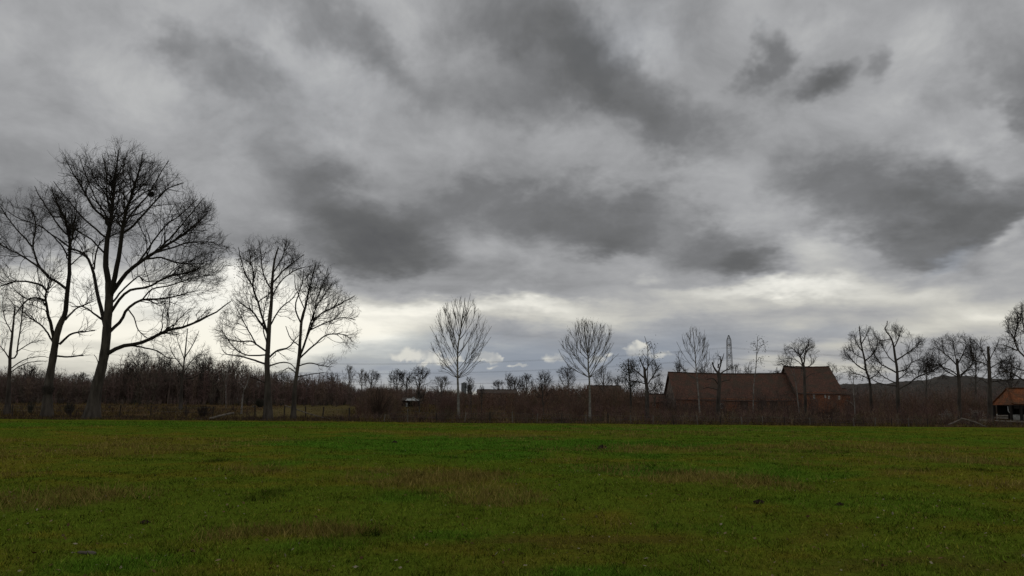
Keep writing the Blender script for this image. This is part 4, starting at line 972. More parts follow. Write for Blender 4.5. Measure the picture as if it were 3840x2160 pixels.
def brush(n_bush, stems, twigs, px0, px1, dep0, dep1, top, seed, wid=.035, cols=None, spread=.30, gapf=None, tophvar=.35, base_lift=0.0, iso=.6):
    """multi-stemmed bare bushes filling a belt; their tops follow `top` (photo rows)"""
    g = np.random.default_rng(seed)
    px = g.uniform(px0, px1, n_bush); dep = g.uniform(dep0, dep1, n_bush)
    if gapf is not None:
        k = g.random(n_bush) < gapf(px, dep); px, dep = px[k], dep[k]; n_bush = len(px)
    X = np.array([wx(a, b) for a, b in zip(px, dep)]); Z = terrain(X, dep)
    H = np.array([ht(a, top(a), b) for a, b in zip(px, dep)]) * (1 - tophvar * g.random(n_bush) ** 1.5)
    H = np.clip(H, .35, None)
    cid = g.integers(0, len(cols), n_bush)
    b = np.repeat(np.arange(n_bush), stems); n = len(b)
    az_ = g.uniform(0, 2 * math.pi, n); tilt = np.abs(g.normal(0, spread, n))
    D = np.stack([np.cos(az_) * np.sin(tilt), np.sin(az_) * np.sin(tilt), np.cos(tilt)], 1)
    S = np.stack([X[b], dep[b], Z[b] - .05], 1) + np.stack([g.normal(0, .25, n), g.normal(0, .25, n), np.full(n, base_lift)], 1) * np.minimum(H[b], 3)[:, None] * .4
    L = H[b] * g.uniform(.45, .92, n) / np.maximum(np.cos(tilt), .6)
    V = [slivers(S, D, L, wid * (.8 + .12 * np.minimum(H[b], 6)) * g.uniform(.7, 1.3, n), g)]
    C = [np.asarray(cols)[cid[b]] * g.uniform(.55, 1.45, (n, 1))]
    m = np.repeat(np.arange(n), twigs); k = len(m)
    t = .15 + .85 * g.random(k) ** .8; P0 = S[m] + D[m] * (L[m] * t)[:, None]
    d2 = norm(D[m] * .8 + g.normal(0, iso, (k, 3)) + np.array([0, 0, .25])); l2 = np.clip(H[b][m] * .28, .2, 1.3) * g.uniform(.5, 1.2, k)
    # keep twigs below the bush top
    over = (P0[:, 2] + d2[:, 2] * l2) > (Z[b][m] + H[b][m] * 1.05); l2 = np.where(over, l2 * .35, l2)
    V.append(slivers(P0, d2, l2, wid * .8 * g.uniform(.7, 1.3, k), g)); C.append(np.asarray(cols)[cid[b][m]] * g.uniform(.55, 1.45, (k, 1)))
    V = np.concatenate(V); return V, np.repeat(np.concatenate(C), 3, 0)

def belt(name, label, cat, sets, mat):
    V = np.concatenate([a for a, _ in sets]); C = np.concatenate([c for _, c in sets])
    o = mesh_np(name, V, None, np.arange(len(V)).reshape(-1, 3), MATS[mat], smooth=False, color=C)
    return stuff(o, label, cat)

BROWN = [(.138, .088, .066), (.150, .094, .066), (.122, .084, .068), (.150, .086, .058), (.122, .090, .054)]
PURPLE = [(.128, .074, .062), (.118, .072, .060), (.142, .084, .062), (.146, .096, .060)]
WOODC = [(.150, .100, .084), (.162, .104, .088), (.138, .103, .084), (.174, .122, .088), (.130, .108, .080)]
DKW = [(.046, .046, .032), (.052, .044, .036), (.058, .046, .04)]

# left wood
wood_top = profile([(-300, 1360), (0, 1368), (120, 1360), (210, 1372), (260, 1400), (350, 1405), (420, 1345), (480, 1312), (560, 1322), (640, 1338), (720, 1328), (800, 1328), (880, 1335), (960, 1365),
                    (1060, 1388), (1140, 1388), (1220, 1396), (1290, 1406), (1325, 1435), (1345, 1480), (1400, 1500)])
wood_low = profile([(-300, 1440), (1200, 1445), (1300, 1465), (1400, 1500)])
belt('bare_wood', 'dense bare brown wood behind the left hand oaks', 'wood', [
    brush(1000, 5, 22, -280, 1345, 133, 165, wood_top, 201, .075, WOODC, .22, None, .30, iso=1.0),
    brush(420, 5, 14, -280, 1340, 136, 185, wood_low, 202, .085, WOODC, .30, None, .25, iso=1.0),
    brush(300, 8, 6, -280, 1345, 129, 137, profile([(-300, 1478), (1400, 1490)]), 203, .06, WOODC + DKW, .35, None, .45),
    brush(90, 8, 12, 420, 820, 138, 160, profile([(420, 1350), (560, 1318), (700, 1335), (820, 1340)]), 204, .085, DKW, .35, None, .3)], 'wood_twig')

# scrub belt to the right of the wood
scrub_top = profile([(1330, 1500), (1370, 1450), (1450, 1432), (1500, 1455), (1560, 1470), (1610, 1440), (1690, 1455), (1780, 1462), (1860, 1472), (1960, 1462), (2010, 1432), (2120, 1420), (2200, 1432), (2300, 1428), (2350, 1455),
                     (2430, 1485), (2480, 1500), (2620, 1498), (2690, 1508), (2720, 1518), (2780, 1505), (2950, 1495), (3030, 1505), (3080, 1512), (3140, 1505), (3190, 1480), (3240, 1455), (3330, 1450), (3440, 1448), (3520, 1452), (3600, 1440), (3690, 1452), (3730, 1500), (3780, 1560), (4100, 1560)])
front_top = profile([(1250, 1555), (1340, 1545), (1430, 1535), (1640, 1535), (1680, 1500), (1760, 1528), (1900, 1540), (2100, 1545), (2300, 1550), (2500, 1540), (2700, 1538), (2900, 1545), (3050, 1535), (3130, 1525), (3250, 1538), (3500, 1545), (3700, 1565), (4100, 1575)])
back_gap = lambda px, d: 1 - .85 * ((px > 2695) & (px < 2765)) - .75 * ((px > 3035) & (px < 3170)) - .85 * ((px > 1490) & (px < 1650)) - .45 * ((px > 1770) & (px < 1960))
belt('scrub_thicket', 'dense reddish brown bare scrub in front of the barn and along the boundary', 'scrub', [
    brush(640, 6, 14, 1335, 3730, 112, 132, scrub_top, 211, .045, BROWN, .26, back_gap, .30, iso=.8),
    brush(460, 6, 12, 1640, 3720, 93, 112, profile([(1640, 1505), (1800, 1515), (2000, 1500), (2300, 1500), (2450, 1518), (3100, 1520), (3250, 1500), (3600, 1500), (3720, 1540)]), 212, .042, PURPLE, .28, lambda p, d: 1 - .6 * ((p > 1770) & (p < 1960)) - .8 * ((p > 2695) & (p < 2760)) - .7 * ((p > 3035) & (p < 3168)), .35),
    brush(140, 4, 16, 2470, 3200, 100, 130, profile([(2470, 1440), (2600, 1420), (2700, 1450), (2800, 1425), (2950, 1420), (3050, 1440), (3200, 1400)]), 215, .028, [(.08, .055, .045), (.10, .07, .055), (.06, .045, .038)], .2, None, .45, iso=.8),
    brush(130, 8, 8, 1340, 1500, 100, 122, profile([(1340, 1500), (1400, 1450), (1470, 1450), (1510, 1490)]), 213, .042, BROWN, .22, None, .3)], 'scrub_twig')
PALES = [(.26, .20, .13), (.20, .16, .11), (.22, .14, .09)]
belt('pale_stems', 'scattered pale dry stems standing along the scrub edge', 'stems', [
    brush(430, 4, 3, 1350, 3720, 87, 96, profile([(1350, 1530), (2000, 1520), (2600, 1520), (3200, 1515), (3720, 1550)]), 251, .022, PALES, .30, None, .65),
    brush(120, 4, 3, -200, 1340, 88, 120, profile([(-200, 1525), (1340, 1530)]), 252, .022, PALES, .35, None, .6)], 'scrub_twig')
belt('boundary_hedge', 'low dark bramble and weed hedge along the far edge of the pasture', 'hedge', [
    brush(520, 7, 9, 1250, 4000, 86.6, 92, front_top, 221, .035, [(.110, .066, .056), (.088, .062, .048), (.135, .088, .058), (.098, .080, .045)], .5, None, .45),
    brush(330, 6, 7, -200, 1340, 86.4, 89.0, profile([(-200, 1550), (300, 1552), (430, 1548), (700, 1552), (950, 1550), (1340, 1548)]), 222, .035, [(.085, .055, .040), (.06, .040, .032), (.095, .070, .042)], .7, None, .5),
    brush(200, 7, 6, -200, 960, 92, 128, profile([(-200, 1512), (900, 1518)]), 223, .03, [(.07, .045, .038), (.06, .04, .032)], .4, None, .5)], 'scrub_twig')
# long dead grass and weeds leaning over the pasture edge
belt('edge_weeds', 'uneven fringe of long dead grass and weeds at the far pasture edge', 'weeds', [
    brush(900, 9, 2, -220, 4050, 84.6, 86.8, profile([(-220, 1560), (1920, 1574), (4050, 1594)]), 241, .03, [(.16, .11, .055), (.12, .08, .045), (.10, .095, .03), (.09, .06, .04)], .55, lambda p, d: .2 + .8 * (fbm(p * .01, d * .2, 1.0, 3, .6, 3) > .48), .75)], 'scrub_twig')
# back cover: the wooded skyline far behind, so that no open plain shows between the trees
far_top = profile([(-400, 1440), (1300, 1450), (1345, 1478), (1400, 1440), (1500, 1450), (1620, 1450), (1700, 1462), (1780, 1478), (1850, 1470), (1900, 1448), (2080, 1438), (2300, 1440), (2480, 1455), (2700, 1460), (3150, 1445), (3300, 1440), (3500, 1432), (4200, 1440)])
belt('far_wood', 'distant dark line of bare woodland closing the view behind the scrub', 'wood', [
    brush(1500, 6, 12, -380, 4200, 240, 330, lambda x: far_top(x) - 16 - 14 * (fbm(np.array([x * .02]), np.array([3.0]), 1.0, 3, .6, 2)[0] - .4), 231, .16, [(.15, .105, .09), (.13, .105, .085), (.165, .12, .10)], .35, None, .35),
    brush(200, 7, 7, 2000, 2420, 150, 175, profile([(2000, 1435), (2200, 1425), (2420, 1450)]), 232, .08, BROWN, .25, None, .3),
    brush(150, 6, 14, 1755, 1975, 140, 172, profile([(1755, 1468), (1850, 1466), (1975, 1460)]), 233, .07, BROWN, .3, None, .25, iso=.9),
    brush(110, 6, 14, 1345, 1480, 150, 190, profile([(1345, 1452), (1400, 1442), (1480, 1444)]), 234, .08, WOODC, .3, None, .12, iso=.9),
    brush(160, 6, 14, 1480, 1760, 190, 235, profile([(1480, 1446), (1600, 1450), (1700, 1455), (1760, 1468)]), 235, .1, WOODC, .3, None, .2, iso=.9)], 'wood_twig')

# single bushes that stand out
def bush(name, label, px, depth, top, width_px, seed, cols, stems=60, twigs=14, wid=.032, spread=.33):
    g = np.random.default_rng(seed); f = foot(px, depth); H = ht(px, top, depth); w = width_px / 2 * depth / FPX
    o = thing(name, label, 'shrub', tuple(f))
    a = g.uniform(0, 2 * math.pi, stems); r = np.sqrt(g.random(stems)); D = np.stack([np.cos(a) * r * w, np.sin(a) * r * w, H * (1 - .45 * r ** 2)], 1); L = np.linalg.norm(D, axis=1) * g.uniform(.7, 1, stems); D = norm(D)
    S = np.stack([np.cos(a) * .12, np.sin(a) * .12, np.full(stems, -.08)], 1)
    P, R = grow(g, S, D, L, np.full(stems, wid), 6, .07, .02, None, .4)
    v, q = tubes(P, R, 4); mesh_np('stem', v, q, None, MATS['scrub_twig'], o, color=np.tile(cols[0], (len(v), 1)))
    n = stems * twigs; S2, D2, _, _ = spawn(g, P, R, n, .25, 1, 35, 14)
    V = slivers(S2, norm(D2 + np.array([0, 0, .25])), g.uniform(.25, .8, n) * H * .22, np.full(n, wid * .8), g)
    mesh_np('crown', V, None, np.arange(len(V)).reshape(-1, 3), MATS['scrub_twig'], o, smooth=False, color=np.repeat(np.asarray(cols)[g.integers(0, len(cols), n)] * g.uniform(.6, 1.4, (n, 1)), 3, 0))
    return o
bush('bare_shrub', 'big dark purple brown bush at the foot of the central pale tree', 1678, 93.0, 1462, 90, 301, PURPLE, 90, 16)
bush('bare_shrub', 'fan shaped bush of long pale stems right of the leaning fence rail', 1415, 100.0, 1425, 130, 302, [(.075, .052, .038), (.065, .045, .035)], 70, 10, .03)
bush('bare_shrub', 'round dark bush in front of the taller barn wall', 3108, 94.0, 1516, 90, 303, [(.05, .03, .024), (.065, .04, .028)], 100, 16)
bush('bare_shrub', 'tawny small bush at the field edge below the barn joint', 3032, 89.5, 1548, 44, 304, [(.12, .085, .055), (.1, .07, .045)], 60, 12, .025)
bush('bare_shrub', 'dark bush right of the central pale trunk, before the brown meadow', 1960, 96.0, 1478, 90, 305, BROWN, 80, 14)
bush('bare_shrub', 'reddish bush under the second pale tree', 2160, 97.0, 1470, 110, 306, BROWN, 90, 14)
bush('bare_shrub', 'dark bush against the wood edge left of the straight trunked oak', 975, 126.0, 1488, 46, 307, DKW, 80, 18, .045)
bush('bare_shrub', 'small dark leaning bush in the rough meadow between the two biggest oaks', 262, 99.0, 1494, 34, 308, DKW, 50, 16, .04)
bush('bare_shrub', 'low dark bush in the rough meadow left of the second big oak', 118, 104.0, 1494, 18, 309, DKW, 30, 12, .04)
bush('bare_shrub', 'twiggy dark stump bush at the field edge below the thin front tree', 762, 95.0, 1500, 40, 310, [(.04, .03, .024), (.05, .035, .028)], 50, 14, .03)
print('scrub', round(time.time() - T0, 1), sum(len(o.data.polygons) for o in bpy.data.objects if o.type == 'MESH'))

# ------------------------------------------------------------------ buildings
def tiles(c0, c1, moss, w=.28, h=.16):
    def f(B, b):
        tcn = B.n('ShaderNodeTexCoord'); v = tcn.outputs['UV']
        br = B.n('ShaderNodeTexBrick'); B.put(br.inputs['Vector'], v); br.offset = .5
        br.inputs['Color1'].default_value = (*c0, 1); br.inputs['Color2'].default_value = (*c1, 1); br.inputs['Mortar'].default_value = (c0[0] * .35, c0[1] * .35, c0[2] * .35, 1)
        br.inputs['Scale'].default_value = 1.0; br.inputs['Mortar Size'].default_value = .012; br.inputs['Brick Width'].default_value = w; br.inputs['Row Height'].default_value = h
        nz = B.noise(tcn.outputs['Object'], .7, 6.0, .65); n2 = B.noise(tcn.outputs['Object'], 5.0, 4.0, .6)
        c = B.mix(B.m('MULTIPLY', B.step(nz, .40, .62), .85), br.outputs['Color'], moss)
        c = B.v('SCALE', c, B.step(n2, .25, .75, .55, 1.45, smooth=False))
        B.put(b.inputs['Base Color'], c)
        bp = B.n('ShaderNodeBump'); bp.inputs['Strength'].default_value = .6; bp.inputs['Distance'].default_value = .03; B.put(bp.inputs['Height'], br.outputs['Fac']); bp.invert = True; B.put(b.inputs['Normal'], bp.outputs[0])
    return f
material('roof_tile', (.1, .045, .03), .9, tiles((.150, .072, .047), (.100, .052, .037), (.072, .052, .036)))
material('roof_orange', (.3, .09, .03), .9, tiles((.31, .102, .034), (.18, .062, .026), (.085, .052, .028)))
material('roof_dark', (.05, .03, .025), .9, tiles((.105, .070, .052), (.085, .060, .048), (.075, .062, .046)))
material('brick', (.25, .1, .06), .92, tiles((.36, .140, .070), (.27, .105, .056), (.21, .105, .062), .22, .075))
material('brick_dull', (.1, .06, .05), .92, tiles((.17, .115, .085), (.145, .10, .075), (.12, .095, .072), .22, .075))
material('gable_render', (.12, .09, .07), .92, mottled((.085, .062, .046), (.135, .10, .078), .8, .3))
material('window_white', (.46, .44, .40), .7)
material('glass', (.015, .017, .02), .15, spec=.5)
material('door_wood', (.05, .035, .025), .85, mottled((.035, .025, .018), (.07, .05, .034), 3.0, .3, (1, 1, .1)))
material('board_black', (.018, .015, .013), .9, mottled((.010, .009, .008), (.028, .023, .019), 2.5, .4, (3, 3, .2)))
material('concrete', (.22, .22, .21), .9, mottled((.15, .15, .145), (.26, .26, .25), .25))
material('concrete_dark', (.08, .085, .085), .9, mottled((.12, .128, .13), (.18, .19, .19), .25))
material('sheet_pale', (.42, .44, .42), .7, mottled((.30, .32, .31), (.48, .50, .48), 1.2))
material('bale_wrap', (.5, .5, .47), .55, mottled((.34, .34, .31), (.56, .56, .53), 3.0, .3))

def uv_planar(o, scale=1.0):
    """real-size UVs, each face in its own plane, so tile courses run level"""
    me = o.data; uv = me.uv_layers.new(name='UVMap')
    for p in me.polygons:
        n = p.normal; u = n.cross((0, 0, 1)) if abs(n.z) < .98 else n.cross((0, 1, 0)); u.normalize(); v = u.cross(n)
        for li in p.loop_indices:
            c = me.vertices[me.loops[li].vertex_index].co; uv.data[li].uv = (c.dot(u) * -scale, abs(c.dot(v)) * scale)

def slab(quad, th):
    """a thick sheet from a flat quad"""
    q = np.asarray(quad, float); n = np.cross(q[1] - q[0], q[2] - q[0]); n /= np.linalg.norm(n)
    V = np.vstack([q, q - n * th]); return V, [(0, 1, 2, 3), (7, 6, 5, 4), (0, 4, 5, 1), (1, 5, 6, 2), (2, 6, 7, 3), (3, 7, 4, 0)]

def gabled(o, base, x0, x1, y0, y1, z0, ze, zr, wall_mat, roof_mat, gable_mat, over=.35, sag=.08, seed=0, name='roof'):
    """long house along X: walls y0..y1, eaves ze, ridge zr; roof of two thick slopes, slightly sagging ridge"""
    b = np.asarray(base); ym = (y0 + y1) / 2
    for nm, a, c in (('wall', (x0, y0, z0), (x1, y0 + .35, ze)), ('wall', (x0, y1 - .35, z0), (x1, y1, ze))):
        p = Parts(); p.box(a, c); w = p.build(nm, MATS[wall_mat], o, origin=b); uv_planar(w)
    for xa, xb in ((x0 + .003, x0 + .353), (x1 - .353, x1 - .003)):
        p = Parts()
        prof = [(y0 + .35, z0), (y1 - .35, z0), (y1 - .35, ze), (ym, zr - .32), (y0 + .35, ze)]
        V = [(xa, y, z) for y, z in prof] + [(xb, y, z) for y, z in prof]
        p.add(V, [(i, (i + 1) % 5, (i + 1) % 5 + 5, i + 5) for i in range(5)], [(0, 2, 1), (0, 3, 2), (0, 4, 3), (5, 6, 7), (5, 7, 8), (5, 8, 9)])
        w = p.build('gable_wall', MATS[gable_mat], o, origin=b); uv_planar(w)
    g = np.random.default_rng(seed); k = 14; xs_ = np.linspace(x0 - over, x1 + over, k + 1)
    dz = -sag * np.sin(np.linspace(0, math.pi, k + 1)) + g.normal(0, .02, k + 1)
    dy = over * .8; sl = (zr - ze) / (ym - y0)
    rf = None
    for s, ye in ((-1, y0), (1, y1)):
        p = Parts()
        for i in range(k):
            q = [(xs_[i], ye + s * dy, ze - dy * sl + dz[i]), (xs_[i + 1], ye + s * dy, ze - dy * sl + dz[i + 1]), (xs_[i + 1], ym, zr + dz[i + 1]), (xs_[i], ym, zr + dz[i])]
            if s > 0: q = [q[1], q[0], q[3], q[2]]
            V, Q = slab(q, .14); p.add(V, Q)
        r = p.build('roof_slope', MATS[roof_mat], o, origin=b); uv_planar(r)
        rf = rf or r
    p = Parts()
    for i in range(k): p.beam((xs_[i], ym, zr + dz[i] + .03), (xs_[i + 1], ym, zr + dz[i + 1] + .03), .30, .14)
    p.build('ridge', MATS[roof_mat], o, origin=b)
    return rf

def window(o, base, x, z, y, w, h, frame=True):
    b = np.asarray(base); p = Parts()
    for a, c in (((x - w / 2, y - .06, z), (x - w / 2 + .14, y - .004, z + h)), ((x + w / 2 - .14, y - .06, z), (x + w / 2, y - .004, z + h)),
                 ((x - w / 2 + .14, y - .058, z), (x + w / 2 - .14, y - .004, z + .1)), ((x - w / 2 + .14, y - .058, z + h - .1), (x + w / 2 - .14, y - .004, z + h))): p.box(a, c)
    f = p.build('window', MATS['window_white'], o, origin=b)
    p = Parts(); p.box((x - w / 2 + .141, y - .035, z + .101), (x + w / 2 - .141, y - .005, z + h - .101)); g_ = p.build('pane', MATS['glass'], None, origin=b); g_.parent = f

# --- the long brick barn: low long part and taller right part
BY = 150.0
bx0, bx1 = wx(2538, BY), wx(2992, BY)
zf = gz((bx0 + bx1) / 2, BY)
ze1 = pt(2700, 1494, BY - .3)[2]; zr1 = pt(2700, 1397, BY + 6)[2]
ze2 = pt(3080, 1471, BY - .7)[2]; zr2 = pt(3060, 1374, BY + 6)[2]
bx2 = wx(3158, BY)
bb = (bx0, BY, zf)
barn = thing('brick_barn', 'long brick barn with brown red tiled roof and a taller right end', 'barn', bb)
gabled(barn, bb, bx0, bx1, BY, BY + 12, zf - 1, ze1, zr1, 'brick', 'roof_tile', 'gable_render', seed=1, sag=.22)
gabled(barn, bb, bx1 + .01, bx2, BY - .4, BY + 12.4, zf - 1, ze2, zr2, 'brick', 'roof_tile', 'gable_render', seed=2, sag=.12)
for px, w, h, y in ((3052, .36, .85, 1479), (3094, .32, .6, 1480), (3108, .32, .6, 1484), (3146, .36, .7, 1484)):
    p_ = pt(px, y, BY - .4); window(barn, bb, p_[0], p_[2] - h, BY - .4, w, h)
p_ = pt(2707, 1512, BY); window(barn, bb, p_[0], p_[2] - 1.0, BY, .55, 1.0)
for px in (2790, 2860, 2900):
    q = pt(px, 1500, BY); p = Parts(); p.box((q[0] - .7, BY - .05, zf - .3), (q[0] + .7, BY - .006, ze1 - .35)); p.build('door', MATS['door_wood'], barn, origin=bb)
p = Parts(); p.box((bx0 - .05, BY + 5.7, ze1 + 2.0), (bx0 - .004, BY + 6.3, ze1 + 3.6)); p.build('gable_slit', MATS['door_wood'], barn, origin=bb)
for yy in (3.2, 8.4):
    p = Parts(); p.box((bx0 - .05, BY + yy, ze1 + .1), (bx0 - .004, BY + yy + .7, ze1 + .9)); p.build('gable_slit', MATS['door_wood'], barn, origin=bb)
# lean-to at the left end
lx0, lx1 = wx(2440, 158), bx0 - .02
lt = thing('brick_outhouse', 'low brick outhouse with brown roof at the left end of the barn', 'outhouse', ((lx0 + lx1) / 2, 158, zf))
gabled(lt, lt.location, lx0, lx1 - .5, 158, 164, zf - 1, pt(2460, 1506, 158)[2], pt(2470, 1478, 161)[2], 'brick', 'roof_tile', 'brick', seed=3, sag=.02)
q = pt(2452, 1512, 158); window(lt, lt.location, q[0], q[2] - .6, 158, .7, .5)
# small extension right of the tall part
sx0, sx1 = bx2 + .36, wx(3192, 155)
ex = thing('brick_annex', 'small orange brick annex just right of the taller barn end', 'outhouse', ((sx0 + sx1) / 2, 155, zf))
gabled(ex, ex.location, sx0, sx1, 155, 160, zf - 1, pt(3175, 1478, 155)[2], pt(3175, 1458, 157)[2], 'brick', 'roof_tile', 'brick', seed=4, sag=.02, over=.2)

# --- long low brick building between the central trees
ly = 178.0
l0, l1 = wx(1790, ly), wx(1935, ly); lz = gz((l0 + l1) / 2, ly)
lo = thing('brick_building', 'long low dull brick building between the two pale central trees', 'building', ((l0 + l1) / 2, ly, lz))
gabled(lo, lo.location, l0, l1, ly, ly + 7, lz - .5, pt(1850, 1474, ly)[2], pt(1850, 1461, ly + 3.5)[2], 'brick_dull', 'roof_dark', 'brick_dull', seed=5, sag=.02, over=.25)

# second low roof further right, behind the scrub
ly = 170.0; l0, l1 = wx(2215, ly), wx(2335, ly); lz = gz((l0 + l1) / 2, ly)
lo2 = thing('brick_building', 'low brown roofed building half hidden behind scrub left of the dark pollard', 'building', ((l0 + l1) / 2, ly, lz))
gabled(lo2, lo2.location, l0, l1, ly, ly + 9, lz - .5, pt(2280, 1478, ly)[2], pt(2280, 1446, ly + 4.5)[2], 'brick_dull', 'roof_dark', 'brick_dull', seed=6, sag=.02, over=.25)

# --- pale roofed field shelter and its dark neighbour
sy = 132.0; a0, a1 = wx(1522, sy), wx(1569, sy); z0 = gz((a0 + a1) / 2, sy)
sh = thing('field_shelter', 'small field shelter with pale sheet roof in the brown meadow', 'shed', ((a0 + a1) / 2, sy, z0))
zt = pt(1550, 1497, sy)[2]
p = Parts(); V, Q = slab([(a0 - .1, sy - .1, zt - .22), (a1 + .1, sy - .1, zt - .22), (a1 + .1, sy + 2.2, zt + .12), (a0 - .1, sy + 2.2, zt + .12)], .05); p.add(V, Q); p.build('roof', MATS['sheet_pale'], sh, origin=sh.location)
p = Parts(); p.box((a0, sy + 1.9, z0), (a1, sy + 1.96, zt - .05)); p.box((a0, sy + .2, z0), (a0 + .05, sy + 1.89, zt - .2)); p.build('wall', MATS['board_black'], sh, origin=sh.location)
for xx in (a0 + .06, (a0 + a1) / 2, a1 - .06):
    p = Parts(); p.beam((xx, sy + .05, z0 - .1), (xx, sy + .05, zt - .26), .1); p.build('post', MATS['post_dark'], sh, origin=sh.location)
b0 = wx(1503, sy + 3); p = Parts(); V, Q = slab([(b0, sy + 2.6, zt - .2), (a1 - .4, sy + 2.6, zt - .2), (a1 - .4, sy + 5, zt + .32), (b0, sy + 5, zt + .32)], .06); p.add(V, Q); p.build('back_roof', MATS['roof_dark'], sh, origin=sh.location); 
p = Parts(); p.box((b0 + .1, sy + 2.8, z0 - .2), (a1 - .5, sy + 4.8, zt - .24)); p.build('back_wall', MATS['board_black'], sh, origin=sh.location)
c_ = pt(1549, 1489, sy + 3); p = Parts(); p.box((c_[0] - .18, sy + 3.4, zt - .1), (c_[0] + .18, sy + 3.8, zt + .42)); p.build('chimney', MATS['sheet_pale'], sh, origin=sh.location)
c_ = pt(1526, 1500, sy - .3); p = Parts(); p.box((c_[0] - .14, sy - .4, z0 + .15), (c_[0] + .14, sy - .15, z0 + .6)); p.box((c_[0] - .12, sy - .38, z0 - .05), (c_[0] + .12, sy - .17, z0 + .149)); p.build('bucket_stand', MATS['sheet_pale'], sh, origin=sh.location)

# --- distant tower blocks
def tower(label, px, pw, top, depth, mat, floors):
    w = pw * depth / FPX; x = wx(px, depth); z0 = gz(x, depth); zt = pt(px, top, depth)[2]
    o = thing('tower_block', label, 'building', (x, depth, z0), 'distant tower blocks')
    p = Parts(); p.box((x - w / 2, depth, z0 - 1), (x + w / 2, depth + w * .7, zt)); p.build('wall', MATS[mat], o, origin=o.location)
    p = Parts(); p.box((x - w / 5, depth + w * .15, zt + .004), (x + w / 6, depth + w * .5, zt + w * .12)); p.build('roof_box', MATS['concrete_dark'], o, origin=o.location)
    for k in range(floors):
        zz = zt - (zt - z0) * .7 * (k + .5) / floors; p = Parts(); p.box((x - w * .44, depth - .12, zz), (x + w * .44, depth - .02, zz + (zt - z0) * .7 / floors * .45)); p.build('window_band', MATS['glass'], o, origin=o.location)
tower('grey tower block on the horizon right behind the central pale trunk', 1738, 19, 1436, 760, 'concrete_dark', 0)
tower('second lower tower block on the horizon right of the grey one', 1759, 16, 1444, 820, 'concrete', 0)

# --- open shed with orange tiled hip roof at the right edge
ay = 108.0
hx0, hx1 = wx(3722, ay + 4.3) + .3, wx(4010, ay); hz = gz(wx(3800, ay), ay); zE = pt(3780, 1515, ay)[2]; zR = pt(3800, 1456, ay + 2)[2]
sb = (wx(3800, ay), ay + 3, hz)
shed = thing('open_shed', 'open sided shed with orange tiled hipped roof at the right edge', 'shed', sb)
rx0, rx1, ry0, ry1, rym = hx0 - .3, hx1 + .3, ay - .3, ay + 4.3, ay + 2.0
hip = .9
A, B_, C_, D_ = (rx0, ry0, zE), (rx1, ry0, zE), (rx1, ry1, zE), (rx0, ry1, zE); E, F_ = (rx0 + hip, rym, zR), (rx1 - hip, rym, zR)
for q in ([A, B_, F_, E], [C_, D_, E, F_]):
    p = Parts(); V, Q = slab(q, .12); p.add(V, Q); uv_planar(p.build('roof_slope', MATS['roof_orange'], shed, origin=sb))
for t in ([D_, A, E], [B_, C_, F_]):
    p = Parts(); t = np.array(t); p.add(np.vstack([t, t - np.array([0, 0, .12])]), [(0, 3, 4, 1), (1, 4, 5, 2), (2, 5, 3, 0)], [(0, 1, 2), (5, 4, 3)]); uv_planar(p.build('roof_hip', MATS['roof_orange'], shed, origin=sb))
for a, c in ((E, F_), (A, E), (D_, E), (B_, F_), (C_, F_)):
    p = Parts(); p.beam(np.array(a) + (0, 0, .04), np.array(c) + (0, 0, .04), .26, .12); p.build('ridge', MATS['roof_orange'], shed, origin=sb)
for px in (3793, 3831, 3880, 3940, 3998):
    for yy in (ay + .1, ay + 3.8):
        xx = wx(px, ay); p = Parts(); p.beam((xx, yy, hz - .3), (xx, yy, zE - .14), .26); p.build('post', MATS['board_black'], shed, origin=sb)
p = Parts(); p.box((hx0 + .2, ay + 3.95, hz - .2), (hx1 - .2, ay + 4.05, zE - .13)); p.build('back_wall', MATS['board_black'], shed, origin=sb)
p = Parts(); p.box((hx0 + .1, ay + .02, zE - .62), (hx1 - .1, ay + .10, zE - .16)); p.build('fascia', MATS['board_black'], shed, origin=sb)
xx = wx(3781, ay - .3); p = Parts(); p.beam((xx, ay - .28, zE - .3), (xx + .02, ay - .28, zE - .95), .07); p.beam((xx + .02, ay - .28, zE - .95), (xx + .22, ay - .2, zE - 1.15), .07); p.build('downpipe', MATS['sheet_pale'], shed, origin=sb)

# --- wrapped bales under the shed
def bale(label, px, depth, r, L):
    f = foot(px, depth); n = 20; a = np.arange(n) * 2 * math.pi / n; rs = [(0, .0), (.05, .82), (.12, .95), (.25, 1.0), (.5, 1.0), (.75, 1.0), (.88, .95), (.95, .82), (1, .0)]
    V = []; 
    for t, k in rs: V += [(L * (t - .5), math.cos(q) * r * k, math.sin(q) * r * k + r * .96) for q in a]
    V = np.array(V); V += np.random.default_rng(int(px)).normal(0, .02, V.shape)
    i = np.arange(len(rs) * n).reshape(len(rs), n); j = np.roll(i, -1, 1); Q = np.stack([i[:-1], j[:-1], j[1:], i[1:]], -1).reshape(-1, 4)
    o = mesh_np('wrapped_bale', V, Q, None, MATS['bale_wrap']); o.location = f; o.rotation_euler = (0, 0, .15)
    return tag(o, label, 'bale', 'pale bales under the shed')
bale('pale wrapped round bale left under the orange roofed shed', 3748, 113.4, .48, 1.0); bale('pale wrapped round bale in the middle under the orange roofed shed', 3812, 109.6, .50, 1.05); bale('pale wrapped round bale cut by the right edge under the shed', 3848, 109.6, .50, 1.05)

